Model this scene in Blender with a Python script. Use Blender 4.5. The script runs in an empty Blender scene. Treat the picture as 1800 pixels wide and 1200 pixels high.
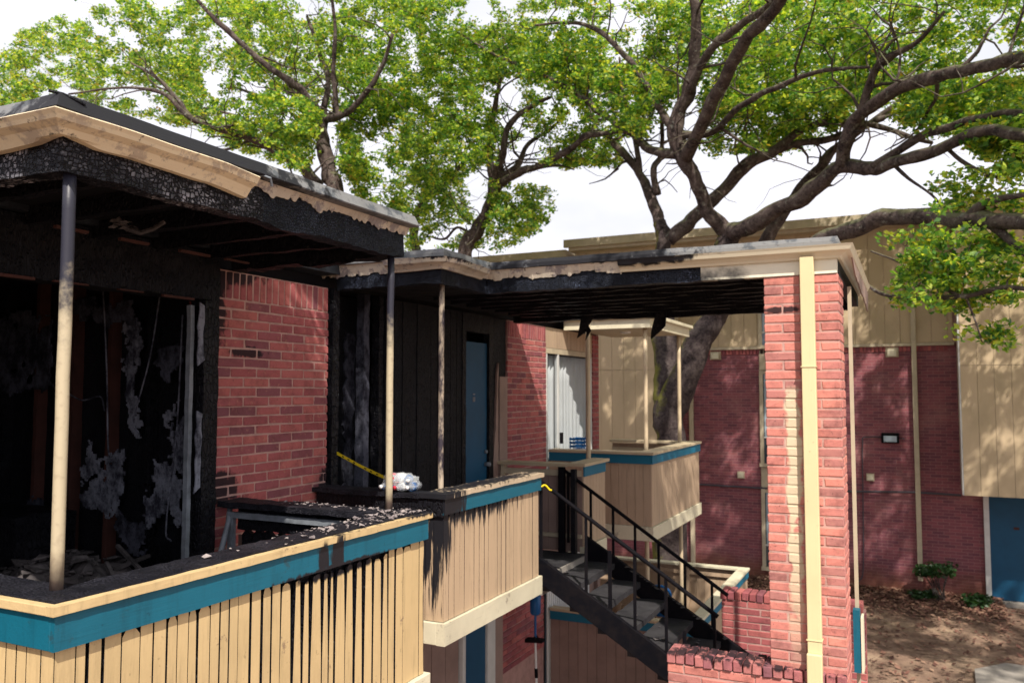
import bpy, math, random
import numpy as np
from mathutils import Vector, noise
random.seed(7); RNG = np.random.default_rng(7)
SC = bpy.context.scene
COL = SC.collection

# ------------------------------------------------------------------ camera, sky, sun, exposure
EYE = Vector((0, 0, 4.385)); FPX = 1446.0
YAW = math.atan(700/1446.0); PIT = math.atan(88/1446.0)
cam_data = bpy.data.cameras.new('camera'); cam = bpy.data.objects.new('camera', cam_data); COL.objects.link(cam)
SC.camera = cam
cam.location = EYE
cam.rotation_euler = (math.pi/2 + PIT, 0, YAW)
cam_data.sensor_width = 36.0; cam_data.lens = 36.0*FPX/1800.0
cam_data.clip_start = 0.05; cam_data.clip_end = 2000
cam_data.dof.use_dof = True; cam_data.dof.focus_distance = 3.7; cam_data.dof.aperture_fstop = 4.0

SUN_DIR = Vector((0.37, -0.53, 0.765)).normalized()      # towards the sun
sun_el = math.asin(SUN_DIR.z); sun_az = math.atan2(SUN_DIR.x, SUN_DIR.y)
sl = bpy.data.lights.new('sun', 'SUN'); sl.energy = 5.0; sl.angle = math.radians(0.6); sl.color = (1.0, 0.93, 0.82)
so = bpy.data.objects.new('sun', sl); COL.objects.link(so)
so.rotation_euler = SUN_DIR.to_track_quat('Z', 'Y').to_euler()

world = bpy.data.worlds.new('World'); SC.world = world; world.use_nodes = True
wn = world.node_tree; wn.nodes.clear()
def WN(t, **k):
    n = wn.nodes.new(t)
    for a, b in k.items(): setattr(n, a, b)
    return n
w_out = WN('ShaderNodeOutputWorld'); w_bg = WN('ShaderNodeBackground'); w_bg.inputs['Strength'].default_value = 0.1
sky = WN('ShaderNodeTexSky', sky_type='NISHITA', sun_disc=False)
sky.sun_elevation = sun_el; sky.sun_rotation = sun_az; sky.air_density = 1.0; sky.dust_density = 2.0
tc = WN('ShaderNodeTexCoord')
mp = WN('ShaderNodeMapping'); mp.inputs['Scale'].default_value = (1, 1, 2.2)
nz = WN('ShaderNodeTexNoise'); nz.inputs['Scale'].default_value = 2.3; nz.inputs['Detail'].default_value = 7; nz.inputs['Roughness'].default_value = 0.55
cr = WN('ShaderNodeValToRGB')
cr.color_ramp.elements[0].position = 0.18; cr.color_ramp.elements[0].color = (0, 0, 0, 1)
cr.color_ramp.elements[1].position = 0.33; cr.color_ramp.elements[1].color = (1, 1, 1, 1)
nz2 = WN('ShaderNodeTexNoise'); nz2.inputs['Scale'].default_value = 3.1; nz2.inputs['Detail'].default_value = 5
cr2 = WN('ShaderNodeValToRGB')
cr2.color_ramp.elements[0].position = 0.32; cr2.color_ramp.elements[0].color = (7.0, 7.15, 7.6, 1)
cr2.color_ramp.elements[1].position = 0.55; cr2.color_ramp.elements[1].color = (8.8, 8.75, 9.6, 1)
mx = WN('ShaderNodeMix', data_type='RGBA')
L = wn.links.new
L(tc.outputs['Generated'], mp.inputs['Vector']); L(mp.outputs[0], nz.inputs['Vector']); L(mp.outputs[0], nz2.inputs['Vector'])
L(nz.outputs['Fac'], cr.inputs[0]); L(nz2.outputs['Fac'], cr2.inputs[0])
L(cr.outputs[0], mx.inputs[0]); L(sky.outputs[0], mx.inputs[6]); L(cr2.outputs[0], mx.inputs[7])
L(mx.outputs[2], w_bg.inputs['Color']); L(w_bg.outputs[0], w_out.inputs['Surface'])

SC.view_settings.view_transform = 'Standard'; SC.view_settings.look = 'None'
SC.view_settings.exposure = 0.35; SC.view_settings.gamma = 1.0
SC.render.engine = 'CYCLES'

# a pixel of the photograph -> a point of the place, at a known plane
_fw = Vector((-math.sin(YAW)*math.cos(PIT), math.cos(YAW)*math.cos(PIT), math.sin(PIT)))
_rt = Vector((math.cos(YAW), math.sin(YAW), 0)); _up = _rt.cross(_fw)
def ray(px, py): return _fw + _rt*((px-900)/FPX) + _up*((600-py)/FPX)
def at_x(px, py, x): d = ray(px, py); return EYE + d*(x/d.x)
def at_y(px, py, y): d = ray(px, py); return EYE + d*(y/d.y)
def at_z(px, py, z): d = ray(px, py); return EYE + d*((z-EYE.z)/d.z)

# ------------------------------------------------------------------ materials
MATS = {}
class NT:
    def __init__(s, name):
        s.m = bpy.data.materials.new(name); s.m.use_nodes = True; s.t = s.m.node_tree
        s.b = s.t.nodes['Principled BSDF']; s.out = s.t.nodes['Material Output']; MATS[name] = s.m
        s._pos = None
    def n(s, typ, ins=None, **k):
        q = s.t.nodes.new('ShaderNode'+typ)
        for a, b in k.items(): setattr(q, a, b)
        for a, b in (ins or {}).items(): s.set(q.inputs[a], b)
        return q
    def set(s, sock, v):
        if isinstance(v, bpy.types.NodeSocket): s.t.links.new(v, sock)
        elif isinstance(v, bpy.types.Node): s.t.links.new(v.outputs[0], sock)
        else:
            if hasattr(sock.default_value, '__len__') and len(sock.default_value) == 4 and len(v) == 3: v = (*v, 1)
            sock.default_value = v
    def pos(s):
        if s._pos is None: s._pos = s.n('NewGeometry').outputs['Position']
        return s._pos
    def math(s, op, a, b=0.0, c=None, clamp=False):
        q = s.n('Math', operation=op, use_clamp=clamp); s.set(q.inputs[0], a); s.set(q.inputs[1], b)
        if c is not None: s.set(q.inputs[2], c)
        return q.outputs[0]
    def vmath(s, op, a, b=None):
        q = s.n('VectorMath', operation=op); s.set(q.inputs[0], a)
        if b is not None: s.set(q.inputs[1], b)
        return q.outputs['Value'] if op == 'LENGTH' else q.outputs[0]
    def noise(s, scale, vec=None, detail=4, rough=0.55, stretch=None, dist=0):
        v = vec if vec is not None else s.pos()
        if stretch: v = s.vmath('MULTIPLY', v, stretch)
        return s.n('TexNoise', {'Vector': v, 'Scale': scale, 'Detail': detail, 'Roughness': rough, 'Distortion': dist}).outputs['Fac']
    def step(s, v, a, b):
        q = s.n('MapRange', {'Value': v, 'From Min': a, 'From Max': b}, interpolation_type='SMOOTHSTEP'); return q.outputs[0]
    def mix(s, f, a, b, mode='MIX'):
        q = s.n('Mix', data_type='RGBA', blend_type=mode); s.set(q.inputs[0], f); s.set(q.inputs[6], a); s.set(q.inputs[7], b); return q.outputs[2]
    def ramp(s, f, stops):
        q = s.n('ValToRGB'); e = q.color_ramp.elements
        while len(e) < len(stops): e.new(0.5)
        for el, (p, c) in zip(e, stops): el.position = p; el.color = (*c, 1)
        s.set(q.inputs[0], f); return q.outputs[0]
    def bump(s, h, strength=0.3, dist=0.01):
        q = s.n('Bump', {'Height': h, 'Strength': strength, 'Distance': dist}); s.set(s.b.inputs['Normal'], q.outputs[0]); return q
    def fin(s, col=None, rough=None, spec=None, metal=None):
        if col is not None: s.set(s.b.inputs['Base Color'], col)
        if rough is not None: s.set(s.b.inputs['Roughness'], rough)
        if spec is not None: s.set(s.b.inputs['Specular IOR Level'], spec)
        if metal is not None: s.set(s.b.inputs['Metallic'], metal)
        return s.m

SOOT = (0.010, 0.010, 0.014)
def soot_mask(t, blobs, streak=(14, 14, 2.2), amp=1.3):
    """fire stains: ellipsoids (centre, radii) with a ragged streaky edge"""
    ds = None
    for c, r in blobs:
        v = t.vmath('SUBTRACT', t.pos(), tuple(c)); v = t.vmath('DIVIDE', v, tuple(r)); d = t.vmath('LENGTH', v)
        ds = d if ds is None else t.math('MINIMUM', ds, d)
    n = t.noise(2.2, stretch=streak, detail=5, rough=0.65)
    d = t.math('ADD', ds, t.math('MULTIPLY', t.math('SUBTRACT', n, 0.5), amp*2))
    return t.math('SUBTRACT', 1.0, t.step(d, 0.75, 1.15))

def paint(name, col, rough=0.55, dirt=0.35, soot=None, grain='z', bump=0.25, dirtcol=None, streak=(14, 14, 2.2), amp=1.3, ior=0.35, peel=None, peelt=(0.50, 0.58), grime=0.0):
    t = NT(name)
    st = {'z': (30, 30, 1.5), 'y': (30, 1.5, 30), 'x': (1.5, 30, 30)}[grain]
    g = t.noise(3, stretch=st, detail=5)
    big = t.noise(1.7, detail=5, rough=0.6)
    c = t.mix(t.math('MULTIPLY', t.step(big, 0.4, 0.8), dirt), col, dirtcol or tuple(x*0.55 for x in col))
    c = t.mix(t.math('MULTIPLY', t.step(g, 0.55, 0.8), dirt*0.7), c, tuple(x*0.5 for x in col))
    sp = t.step(t.noise(26, detail=2), 0.70, 0.76)
    c = t.mix(t.math('MULTIPLY', sp, dirt), c, tuple(x*0.3 for x in col))
    rnd = t.n('ObjectInfo').outputs['Random']
    c = t.mix(t.math('MULTIPLY', rnd, 0.16), c, tuple(x*0.5 for x in col))
    if grime:
        gm = t.step(t.noise(2.0, stretch=(9, 9, 1.1), detail=6, rough=0.7), 0.48, 0.72); c = t.mix(t.math('MULTIPLY', gm, grime), c, tuple(x*0.42 for x in col))
    if peel:
        pm = t.math('MULTIPLY', t.step(t.noise(6, detail=7, rough=0.72), *peelt), 0.8)
        c = t.mix(pm, c, peel); pm2 = t.step(t.noise(21, detail=5, rough=0.7), peelt[0]+.11, peelt[1]+.09); c = t.mix(t.math('MULTIPLY', pm2, 0.7), c, (0.05, 0.04, 0.04))
    if soot:
        m = soot_mask(t, soot, streak, amp); c = t.mix(m, c, SOOT)
    t.bump(t.math('ADD', g, t.math('MULTIPLY', t.noise(60, detail=3), 0.5)), bump, 0.004)
    return t.fin(c, rough, ior)

def char(name, scale=26.0, ash=0.0, ash_sheen_col=(0.42, 0.41, 0.42), base=(0.0045, 0.0045, 0.0075), plate=(0.026, 0.027, 0.036), sx=(1, 1, 1), rough=0.5):
    t = NT(name)
    w = t.vmath('ADD', t.pos(), t.vmath('MULTIPLY', t.n('TexNoise', {'Vector': t.pos(), 'Scale': 9.0, 'Detail': 3.0}).outputs['Color'], (0.05, 0.05, 0.05)))
    w = t.vmath('MULTIPLY', w, sx)
    f1 = t.n('TexVoronoi', {'Vector': w, 'Scale': scale, 'Randomness': 0.85}, feature='F1', distance='CHEBYCHEV')
    f2 = t.n('TexVoronoi', {'Vector': w, 'Scale': scale, 'Randomness': 0.85}, feature='F2', distance='CHEBYCHEV')
    vo = t.math('SUBTRACT', f2.outputs['Distance'], f1.outputs['Distance']); cell = f1.outputs['Color']
    cr_ = t.step(vo, 0.02, 0.20)
    pn = t.noise(5.0, detail=5, rough=0.65)
    c = t.mix(t.math('MULTIPLY', cr_, t.step(pn, 0.35, 0.7)), base, plate)
    if ash:  # pale ash plates, with the silver sheen of reflected light mixed into the colour
        zone = t.step(t.math('ADD', t.noise(3.2, detail=6, rough=0.7), ash*0.22), 0.58, 0.74)
        am = t.math('MULTIPLY', t.math('MULTIPLY', zone, t.step(vo, 0.05, 0.32)), t.math('ADD', 0.2, t.math('MULTIPLY', t.n('SeparateColor', {0: cell}).outputs[0], 0.8)))
        c = t.mix(am, c, ash_sheen_col)
    t.bump(t.math('ADD', t.math('MULTIPLY', cr_, 1.0), t.math('MULTIPLY', t.noise(45, detail=3), 0.4)), 0.9, 0.012)
    return t.fin(c, rough, 0.22)

def brick(name, ramp, soot=None, stain=None, amp=1.0):
    t = NT(name)
    r = t.n('ObjectInfo').outputs['Random']
    c = t.ramp(r, ramp)
    c = t.mix(t.math('MULTIPLY', t.step(t.noise(9, detail=6, rough=0.7), 0.42, 0.75), 0.55), c, (0.10, 0.035, 0.035))
    c = t.mix(t.math('MULTIPLY', t.step(t.noise(33, detail=4, rough=0.7), 0.56, 0.72), 0.45), c, (0.50, 0.25, 0.17))
    c = t.mix(t.math('MULTIPLY', t.step(t.noise(75, detail=2), 0.66, 0.74), 0.7), c, (0.06, 0.03, 0.03))
    if stain:
        xs, w = stain
        sx_ = t.n('SeparateXYZ', {0: t.pos()})
        off = t.math('MULTIPLY', t.math('SUBTRACT', t.noise(7, detail=4, rough=0.6), 0.5), w*1.6)
        d = t.math('ABSOLUTE', t.math('ADD', t.math('SUBTRACT', sx_.outputs[0], xs), off))
        m = t.math('SUBTRACT', 1.0, t.step(d, w*0.45, w*0.75))
        m = t.math('MULTIPLY', m, t.math('SUBTRACT', 1.0, t.step(sx_.outputs[2], 4.36, 4.44)))
        m = t.math('MULTIPLY', m, t.step(sx_.outputs[2], 2.3, 3.4))
        m = t.math('MULTIPLY', m, t.step(t.noise(10, detail=3), 0.30, 0.42))
        c = t.mix(t.math('MULTIPLY', m, 0.85), c, (0.62, 0.55, 0.38))
    if soot: c = t.mix(t.math('MULTIPLY', soot_mask(t, soot, (5, 5, 3), amp), 0.93), c, SOOT)
    t.bump(t.math('ADD', t.noise(40, detail=5, rough=0.7), t.math('MULTIPLY', t.noise(120, detail=2), 0.4)), 0.55, 0.005)
    return t.fin(c, 0.85, 0.2)

def plain(name, col, rough=0.6, vary=0.3, scale=6, metal=0, spec=0.3, bump=0.15, bscale=50, second=None):
    t = NT(name)
    n = t.noise(scale, detail=5, rough=0.62)
    c = t.mix(t.math('MULTIPLY', t.step(n, 0.35, 0.72), vary), col, second or tuple(x*0.4 for x in col))
    if bump: t.bump(t.noise(bscale, detail=4), bump, 0.004)
    return t.fin(c, rough, spec, metal)

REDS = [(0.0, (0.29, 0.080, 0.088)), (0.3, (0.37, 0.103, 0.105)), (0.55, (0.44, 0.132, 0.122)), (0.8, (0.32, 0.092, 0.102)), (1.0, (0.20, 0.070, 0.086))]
YEL = (0.60, 0.435, 0.225); TEAL = (0.004, 0.115, 0.18); TAN = (0.56, 0.42, 0.25); CREAM = (0.72, 0.66, 0.45)

p1 = at_x(566, 960, -2.59); p2 = at_x(592, 955, -2.59); p3 = at_x(525, 985, -2.59)
FR_SOOT = [((-2.59, p1.y, 3.58), (.05, .045, .10)), ((-2.59, p2.y, 3.58), (.05, .055, .11)), ((-2.59, p3.y, 3.50), (.05, .05, .04))]
paint('yellow_board', YEL, 0.55, 0.42, [((-2.6, 3.38, 3.50), (.06, .34, .035)), ((-2.6, 4.19, 3.2), (.06, .018, .5))], amp=0.8, grime=.38, peel=(0.22, 0.15, 0.10), peelt=(0.63, 0.67))
paint('yellow_cap', YEL, 0.55, 0.5, FR_SOOT+[((-2.58, 4.12, 3.69), (.08, .22, .028)), ((-2.58, 3.45, 3.69), (.08, .5, .016))], grain='y', amp=1.0, grime=.4, peel=(0.22, 0.15, 0.10), peelt=(0.61, 0.65))
paint('teal_band', TEAL, 0.5, 0.7, FR_SOOT+[((-2.59, 3.35, 3.52), (.05, .45, .02))], grain='y', amp=0.9, grime=.45, peel=(0.02, 0.06, 0.08), peelt=(0.60, 0.66))
paint('teal_plain', (0.006, 0.14, 0.24), 0.55, 0.35, None, grain='x')
MID_SOOT = [((-2.95, 5.0, 3.45), (.35, .13, .32)), ((-2.95, 5.42, 3.55), (.06, .75, .12)), ((-3.4, 5.0, 3.45), (.9, .06, .5))]
paint('tan_board_burnt', (0.52, 0.375, 0.245), 0.6, 0.3, MID_SOOT, streak=(15, 15, 1.0), amp=1.7, grime=.35)
paint('teal_band_burnt', TEAL, 0.5, 0.3, [((-2.95, 5.05, 3.6), (.2, .28, .16)), ((-2.95, 5.7, 3.50), (.06, 1.0, .022)), ((-3.4, 5.0, 3.6), (.9, .1, .3))], grain='y')
paint('cap_burnt', (0.55, 0.43, 0.30), 0.6, 0.3, [((-2.95, 4.95, 3.66), (.2, .32, .2)), ((-3.05, 5.8, 3.69), (.14, 1.1, .04)), ((-3.4, 5.0, 3.6), (.9, .2, .3))], grain='y')
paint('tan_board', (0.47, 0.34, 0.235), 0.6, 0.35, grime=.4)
paint('cap_plain', (0.52, 0.42, 0.28), 0.6, 0.4, grain='y')
paint('white_trim', (0.68, 0.62, 0.46), 0.5, 0.5, grain='y', peel=(0.30, 0.25, 0.19), peelt=(0.60, 0.66))
paint('white_beam', (0.80, 0.75, 0.60), 0.5, 0.2, [((-2.6, 5.94, 5.20), (1.62, .3, .13))], grain='x', streak=(3, 3, 3), amp=.35)
paint('gutter_white', (0.78, 0.70, 0.52), 0.5, 0.3, [((-2.1, 5.83, 5.36), (.75, .2, .05))], grain='x', streak=(4, 4, 4), amp=.8)
paint('gutter_cream', (0.82, 0.68, 0.46), 0.45, 0.4, [((-2.68, 1.84, 5.27), (.13, .13, .035)), ((-3.3, 1.8, 5.27), (.3, .2, .03))], grain='y', streak=(7, 7, 7), bump=0.15, peel=(0.42, 0.34, 0.26))
paint('gutter_torn', (0.62, 0.54, 0.43), 0.6, 0.9, [((-2.2, 5.8, 5.40), (.9, .3, .03)), ((-3.1, 5.3, 5.38), (.2, .5, .03))], grain='x', streak=(9, 9, 9), bump=0.2, peel=(0.20, 0.17, 0.18))
paint('flash_grey', (0.19, 0.19, 0.195), 0.7, 0.8, [((-2.68, 2.2, 5.42), (.25, 1.0, .25)), ((-2.2, 5.85, 5.4), (.75, .3, .2))], grain='y', streak=(5, 5, 5), peel=(0.06, 0.07, 0.085))
paint('downspout_paint', (0.74, 0.62, 0.36), 0.45, 0.3, grain='z', bump=0.1)
char('char_beam', 50, 0.62, (0.33, 0.325, 0.36), sx=(0.9, 0.9, 1.1))
char('char_beam_blue', 75, 0.22, (0.09, 0.11, 0.17), plate=(0.024, 0.030, 0.048), base=(0.005, 0.007, 0.013))
char('char_wood', 34, 0.0, sx=(1, 1, 0.5), plate=(0.012, 0.012, 0.016))
char('char_cap', 70, 0.0, plate=(0.034, 0.033, 0.044), base=(0.009, 0.009, 0.014))
char('char_wall', 12, 0.0, sx=(6, 6, 0.6), plate=(0.011, 0.012, 0.017), base=(0.0045, 0.005, 0.008), rough=0.6)
plain('soot_ceiling', (0.006, 0.006, 0.009), 0.8, 0.5, 3)
plain('roof_black', (0.018, 0.020, 0.026), 0.5, 0.5, 3, second=(0.07, 0.085, 0.10), bump=0.3)
plain('mortar', (0.46, 0.27, 0.24), 0.95, 0.5, 12, bump=0.4)
brick('brick_pier', REDS, [((-4.07, 3.92, 5.0), (.3, .16, .4)), ((-4.07, 4.1, 5.2), (.2, .35, .1)), ((-4.07, 4.05, 3.75), (.2, .16, .1)), ((-4.07, 5.2, 3.7), (.2, .16, .12)), ((-4.07, 4.25, 4.65), (.1, .16, .04)), ((-4.07, 3.9, 4.3), (.3, .06, 1.0))], amp=1.1)
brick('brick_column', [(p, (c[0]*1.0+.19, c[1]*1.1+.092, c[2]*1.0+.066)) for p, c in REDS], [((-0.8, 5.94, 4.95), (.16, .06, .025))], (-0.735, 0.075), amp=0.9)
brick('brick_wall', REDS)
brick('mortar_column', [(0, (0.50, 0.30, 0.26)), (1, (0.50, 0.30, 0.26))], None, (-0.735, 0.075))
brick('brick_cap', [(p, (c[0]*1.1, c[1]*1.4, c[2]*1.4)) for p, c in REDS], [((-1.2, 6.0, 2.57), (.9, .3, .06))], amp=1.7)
t = NT('post_paint')      # cream pipe, sooty at the top
z = t.n('SeparateXYZ', {0: t.pos()}).outputs[2]
sm = t.step(t.math('ADD', z, t.math('MULTIPLY', t.math('SUBTRACT', t.noise(18, detail=4, rough=0.7), 0.5), 0.5)), 4.55, 4.85)
cc = t.mix(t.math('MULTIPLY', t.step(t.noise(30, detail=4), 0.5, 0.7), 0.3), (0.45, 0.38, 0.26), (0.20, 0.14, 0.10))
cc = t.mix(t.step(t.math('ADD', z, t.math('MULTIPLY', t.noise(12), 0.3)), 3.98, 3.80), cc, (0.16, 0.11, 0.09))
t.bump(t.noise(60), 0.2, 0.003); t.fin(t.mix(sm, cc, (0.022, 0.022, 0.035)), 0.45, 0.4)
t = NT('post_scorched')
sm = t.step(t.noise(9, detail=5, rough=0.7, stretch=(1, 1, 0.35)), 0.40, 0.56)
t.bump(t.noise(60), 0.3, 0.003); t.fin(t.mix(sm, (0.46, 0.37, 0.28), (0.035, 0.028, 0.038)), 0.55, 0.3)
plain('post_clean', (0.58, 0.46, 0.31), 0.5, 0.3)
plain('steel_black', (0.004, 0.004, 0.0065), 0.75, 0.4, 14, second=(0.016, 0.012, 0.012), bump=0.3, spec=0.08)
plain('tread', (0.034, 0.032, 0.036), 0.85, 0.95, 4, second=(0.012, 0.011, 0.014), bump=0.5)
plain('conduit_dark', (0.07, 0.06, 0.075), 0.6, 0.3)
plain('metal_grey', (0.20, 0.22, 0.25), 0.5, 0.6, 14)
plain('door_blue', (0.006, 0.07, 0.15), 0.5, 0.3, 3)
for nm_, hi, lo in (('drywall', (0.21, 0.22, 0.27), (0.024, 0.024, 0.036)), ('drywall_dark', (0.075, 0.078, 0.105), (0.011, 0.011, 0.017))):
    t = NT(nm_)
    m1 = t.math('ADD', t.math('MULTIPLY', t.noise(3.5, detail=7, rough=0.7), 0.6), t.math('MULTIPLY', t.noise(19, detail=5, rough=0.75, stretch=(1, 1, .6)), 0.4))
    c = t.mix(t.step(m1, 0.42, 0.60), hi, lo); c = t.mix(t.math('MULTIPLY', t.step(t.noise(50, detail=3), .55, .7), .6), c, lo)
    t.bump(m1, 0.5, 0.01); t.fin(c, 0.9, 0.15)
plain('stud_brown', (0.075, 0.028, 0.022), 0.8, 0.7, 5, second=(0.03, 0.015, 0.012), bump=0.4)
plain('debris', (0.10, 0.088, 0.09), 0.9, 0.95, 9, second=(0.012, 0.011, 0.012), bump=0.3)
plain('flake', (0.34, 0.29, 0.28), 0.8, 0.95, 14, second=(0.09, 0.07, 0.08))
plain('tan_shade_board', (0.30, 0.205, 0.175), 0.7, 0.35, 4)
plain('curtain', (0.74, 0.74, 0.72), 0.8, 0.15, 3)
plain('frame_white', (0.62, 0.62, 0.60), 0.5, 0.2)
plain('frame_beige', (0.50, 0.42, 0.30), 0.6, 0.3)
plain('plastic_blue', (0.01, 0.10, 0.30), 0.35, 0.2)
plain('plastic_white', (0.75, 0.75, 0.75), 0.35, 0.2)
plain('plastic_red', (0.5, 0.03, 0.05), 0.35, 0.2)
plain('tape_yellow', (0.80, 0.62, 0.02), 0.45, 0.9, 26, second=(0.75, 0.58, 0.02), bump=0)
plain('black_print', (0.02, 0.02, 0.02), 0.6, 0.1)
plain('concrete', (0.30, 0.27, 0.24), 0.9, 0.5, 2.5, bump=0.4)
plain('lamp_glass', (0.35, 0.42, 0.48), 0.2, 0.2)
t = NT('glass'); t.fin((0.05, 0.07, 0.09), 0.06, 0.8)
t = NT('glass_clear'); t.fin((0.05, 0.06, 0.07), 0.05, 0.7)
tb = t.n('BsdfTransparent', {'Color': (0.94, 0.955, 0.97, 1)}); ms_ = t.n('MixShader', {0: 0.10, 1: tb.outputs[0], 2: t.b.outputs[0]}); t.t.links.new(ms_.outputs[0], t.out.inputs['Surface'])
t = NT('clear_plastic'); t.fin((0.85, 0.88, 0.92), 0.12, 0.5); t.b.inputs['Transmission Weight'].default_value = 0.75; t.b.inputs['IOR'].default_value = 1.2
# far siding
t = NT('siding_far')
n1 = t.noise(1.2, detail=5, rough=0.6, stretch=(1, 1, 0.5))
c = t.mix(t.math('MULTIPLY', t.step(n1, 0.45, 0.75), 0.5), (0.52, 0.40, 0.265), (0.27, 0.225, 0.135))
c = t.mix(t.math('MULTIPLY', t.n('ObjectInfo').outputs['Random'], 0.25), c, (0.36, 0.28, 0.17))
t.bump(t.noise(3, stretch=(20, 20, 1)), 0.2, 0.004); t.fin(c, 0.75, 0.2)
# far brick: pieces too small to pick apart
t = NT('brick_far')
bx = t.n('SeparateXYZ', {0: t.pos()})
bv = t.n('CombineXYZ', {0: bx.outputs[0], 1: bx.outputs[2]})
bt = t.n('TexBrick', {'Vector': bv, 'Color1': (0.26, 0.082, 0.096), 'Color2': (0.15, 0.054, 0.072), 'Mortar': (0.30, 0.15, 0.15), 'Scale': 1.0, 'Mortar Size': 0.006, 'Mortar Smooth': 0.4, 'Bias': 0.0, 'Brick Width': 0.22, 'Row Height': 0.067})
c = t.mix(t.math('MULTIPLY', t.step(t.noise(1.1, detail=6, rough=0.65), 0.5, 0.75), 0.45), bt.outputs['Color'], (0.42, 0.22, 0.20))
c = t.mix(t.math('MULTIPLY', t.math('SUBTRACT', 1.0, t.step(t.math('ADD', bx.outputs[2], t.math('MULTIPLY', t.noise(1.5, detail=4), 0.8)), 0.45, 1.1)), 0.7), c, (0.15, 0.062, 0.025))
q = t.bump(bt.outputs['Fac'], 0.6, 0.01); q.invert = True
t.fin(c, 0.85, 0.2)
# bark, leaves, ground
t = NT('bark')
nn = t.n('NewGeometry')
ridge = t.math('ADD', t.math('MULTIPLY', t.noise(17, detail=5, rough=0.75, dist=0.8), 0.6), t.math('MULTIPLY', t.noise(4, detail=4), 0.4))
c = t.ramp(ridge, [(0.38, (0.022, 0.016, 0.017)), (0.5, (0.085, 0.062, 0.057)), (0.66, (0.17, 0.135, 0.12))])
upz = t.n('SeparateXYZ', {0: nn.outputs['Normal']}).outputs[2]
ms = t.math('MULTIPLY', t.step(t.math('ADD', upz, t.math('MULTIPLY', t.math('SUBTRACT', t.noise(3, detail=5), 0.5), 1.6)), 0.35, 0.8), 0.75)
c = t.mix(ms, c, (0.15, 0.15, 0.08)); c = t.mix(t.math('MULTIPLY', t.step(t.noise(11, detail=4, rough=.65), .58, .66), .6), c, (0.24, 0.235, 0.20))
t.bump(ridge, 1.0, 0.04); t.fin(c, 0.9, 0.15)
t = NT('bark_moss')
ridge = t.math('ADD', t.math('MULTIPLY', t.noise(17, detail=5, rough=0.75, dist=0.8), 0.6), t.math('MULTIPLY', t.noise(4, detail=4), 0.4))
c = t.ramp(ridge, [(0.38, (0.018, 0.014, 0.015)), (0.5, (0.062, 0.046, 0.046)), (0.66, (0.12, 0.10, 0.09))])
px_ = t.n('SeparateXYZ', {0: t.n('NewGeometry').outputs['Normal']}).outputs[0]
ms = t.step(t.math('ADD', t.math('MULTIPLY', px_, -0.7), t.math('MULTIPLY', t.math('SUBTRACT', t.noise(1.6, detail=6, rough=0.7), 0.5), 2.6)), 0.25, 0.7)
c = t.mix(t.math('MULTIPLY', ms, 0.8), c, (0.17, 0.165, 0.03))
t.bump(ridge, 1.0, 0.05); t.fin(c, 0.9, 0.15)
def leafmat(name, stops, trans=0.46):
    t = NT(name)
    r = t.n('NewGeometry').outputs['Random Per Island']
    c = t.ramp(r, stops)
    c = t.mix(t.math('MULTIPLY', t.step(t.noise(0.7, detail=3), 0.4, 0.65), 0.25), c, (0.035, 0.085, 0.02))
    t.fin(c, 0.42, 0.4)
    tr = t.n('BsdfTranslucent', {'Color': t.mix(1.0, c, (2.6, 2.3, 0.8), 'MULTIPLY')})
    ms = t.n('MixShader', {0: trans, 1: t.b.outputs[0], 2: tr.outputs[0]})
    t.t.links.new(ms.outputs[0], t.out.inputs['Surface'])
leafmat('leaf', [(0.0, (0.030, 0.10, 0.03)), (0.32, (0.085, 0.21, 0.04)), (0.6, (0.23, 0.38, 0.055)), (0.92, (0.46, 0.53, 0.09)), (1.0, (0.34, 0.22, 0.05))])
leafmat('shrub_leaf', [(0.0, (0.012, 0.04, 0.012)), (1.0, (0.03, 0.075, 0.022))], 0.25)
t = NT('dirt')
n1 = t.noise(0.9, detail=8, rough=0.68); n2 = t.noise(14, detail=5, rough=0.7)
c = t.ramp(n1, [(0.3, (0.11, 0.068, 0.052)), (0.5, (0.25, 0.165, 0.12)), (0.7, (0.40, 0.29, 0.20))])
c = t.mix(t.math('MULTIPLY', t.step(n2, 0.5, 0.68), 0.6), c, (0.07, 0.045, 0.04))
t.bump(t.math('ADD', n2, t.noise(70, detail=3)), 0.8, 0.02); t.fin(c, 0.95, 0.1)
t = NT('litter')
c = t.ramp(t.n('NewGeometry').outputs['Random Per Island'], [(0, (0.07, 0.032, 0.026)), (0.5, (0.17, 0.08, 0.06)), (1.0, (0.30, 0.19, 0.13))])
t.fin(c, 0.8, 0.2)

# ------------------------------------------------------------------ mesh helpers
ORG = {}
def empty(name, label, cat, loc=(0, 0, 0), group=None):
    o = bpy.data.objects.new(name, None); COL.objects.link(o); o.location = loc; ORG[o.name] = Vector(loc)
    o.empty_display_size = 0.1
    o['label'] = label; o['category'] = cat
    if group: o['group'] = group
    return o
def org(p): return ORG.get(p.name, Vector((0, 0, 0))) if p else Vector((0, 0, 0))
def mesh(name, V, F, mat, parent=None, smooth=False, bevel=0.0):
    o0 = org(parent)
    me = bpy.data.meshes.new(name); me.from_pydata([(v[0]-o0.x, v[1]-o0.y, v[2]-o0.z) for v in V], [], F)
    me.materials.append(MATS[mat]); me.validate(); me.update()
    if smooth: me.polygons.foreach_set('use_smooth', [True]*len(me.polygons))
    o = bpy.data.objects.new(name, me); COL.objects.link(o)
    if parent: o.parent = parent; ORG[o.name] = o0
    if bevel:
        b = o.modifiers.new('bevel', 'BEVEL'); b.width = bevel; b.segments = 2; b.limit_method = 'ANGLE'
    return o
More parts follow.
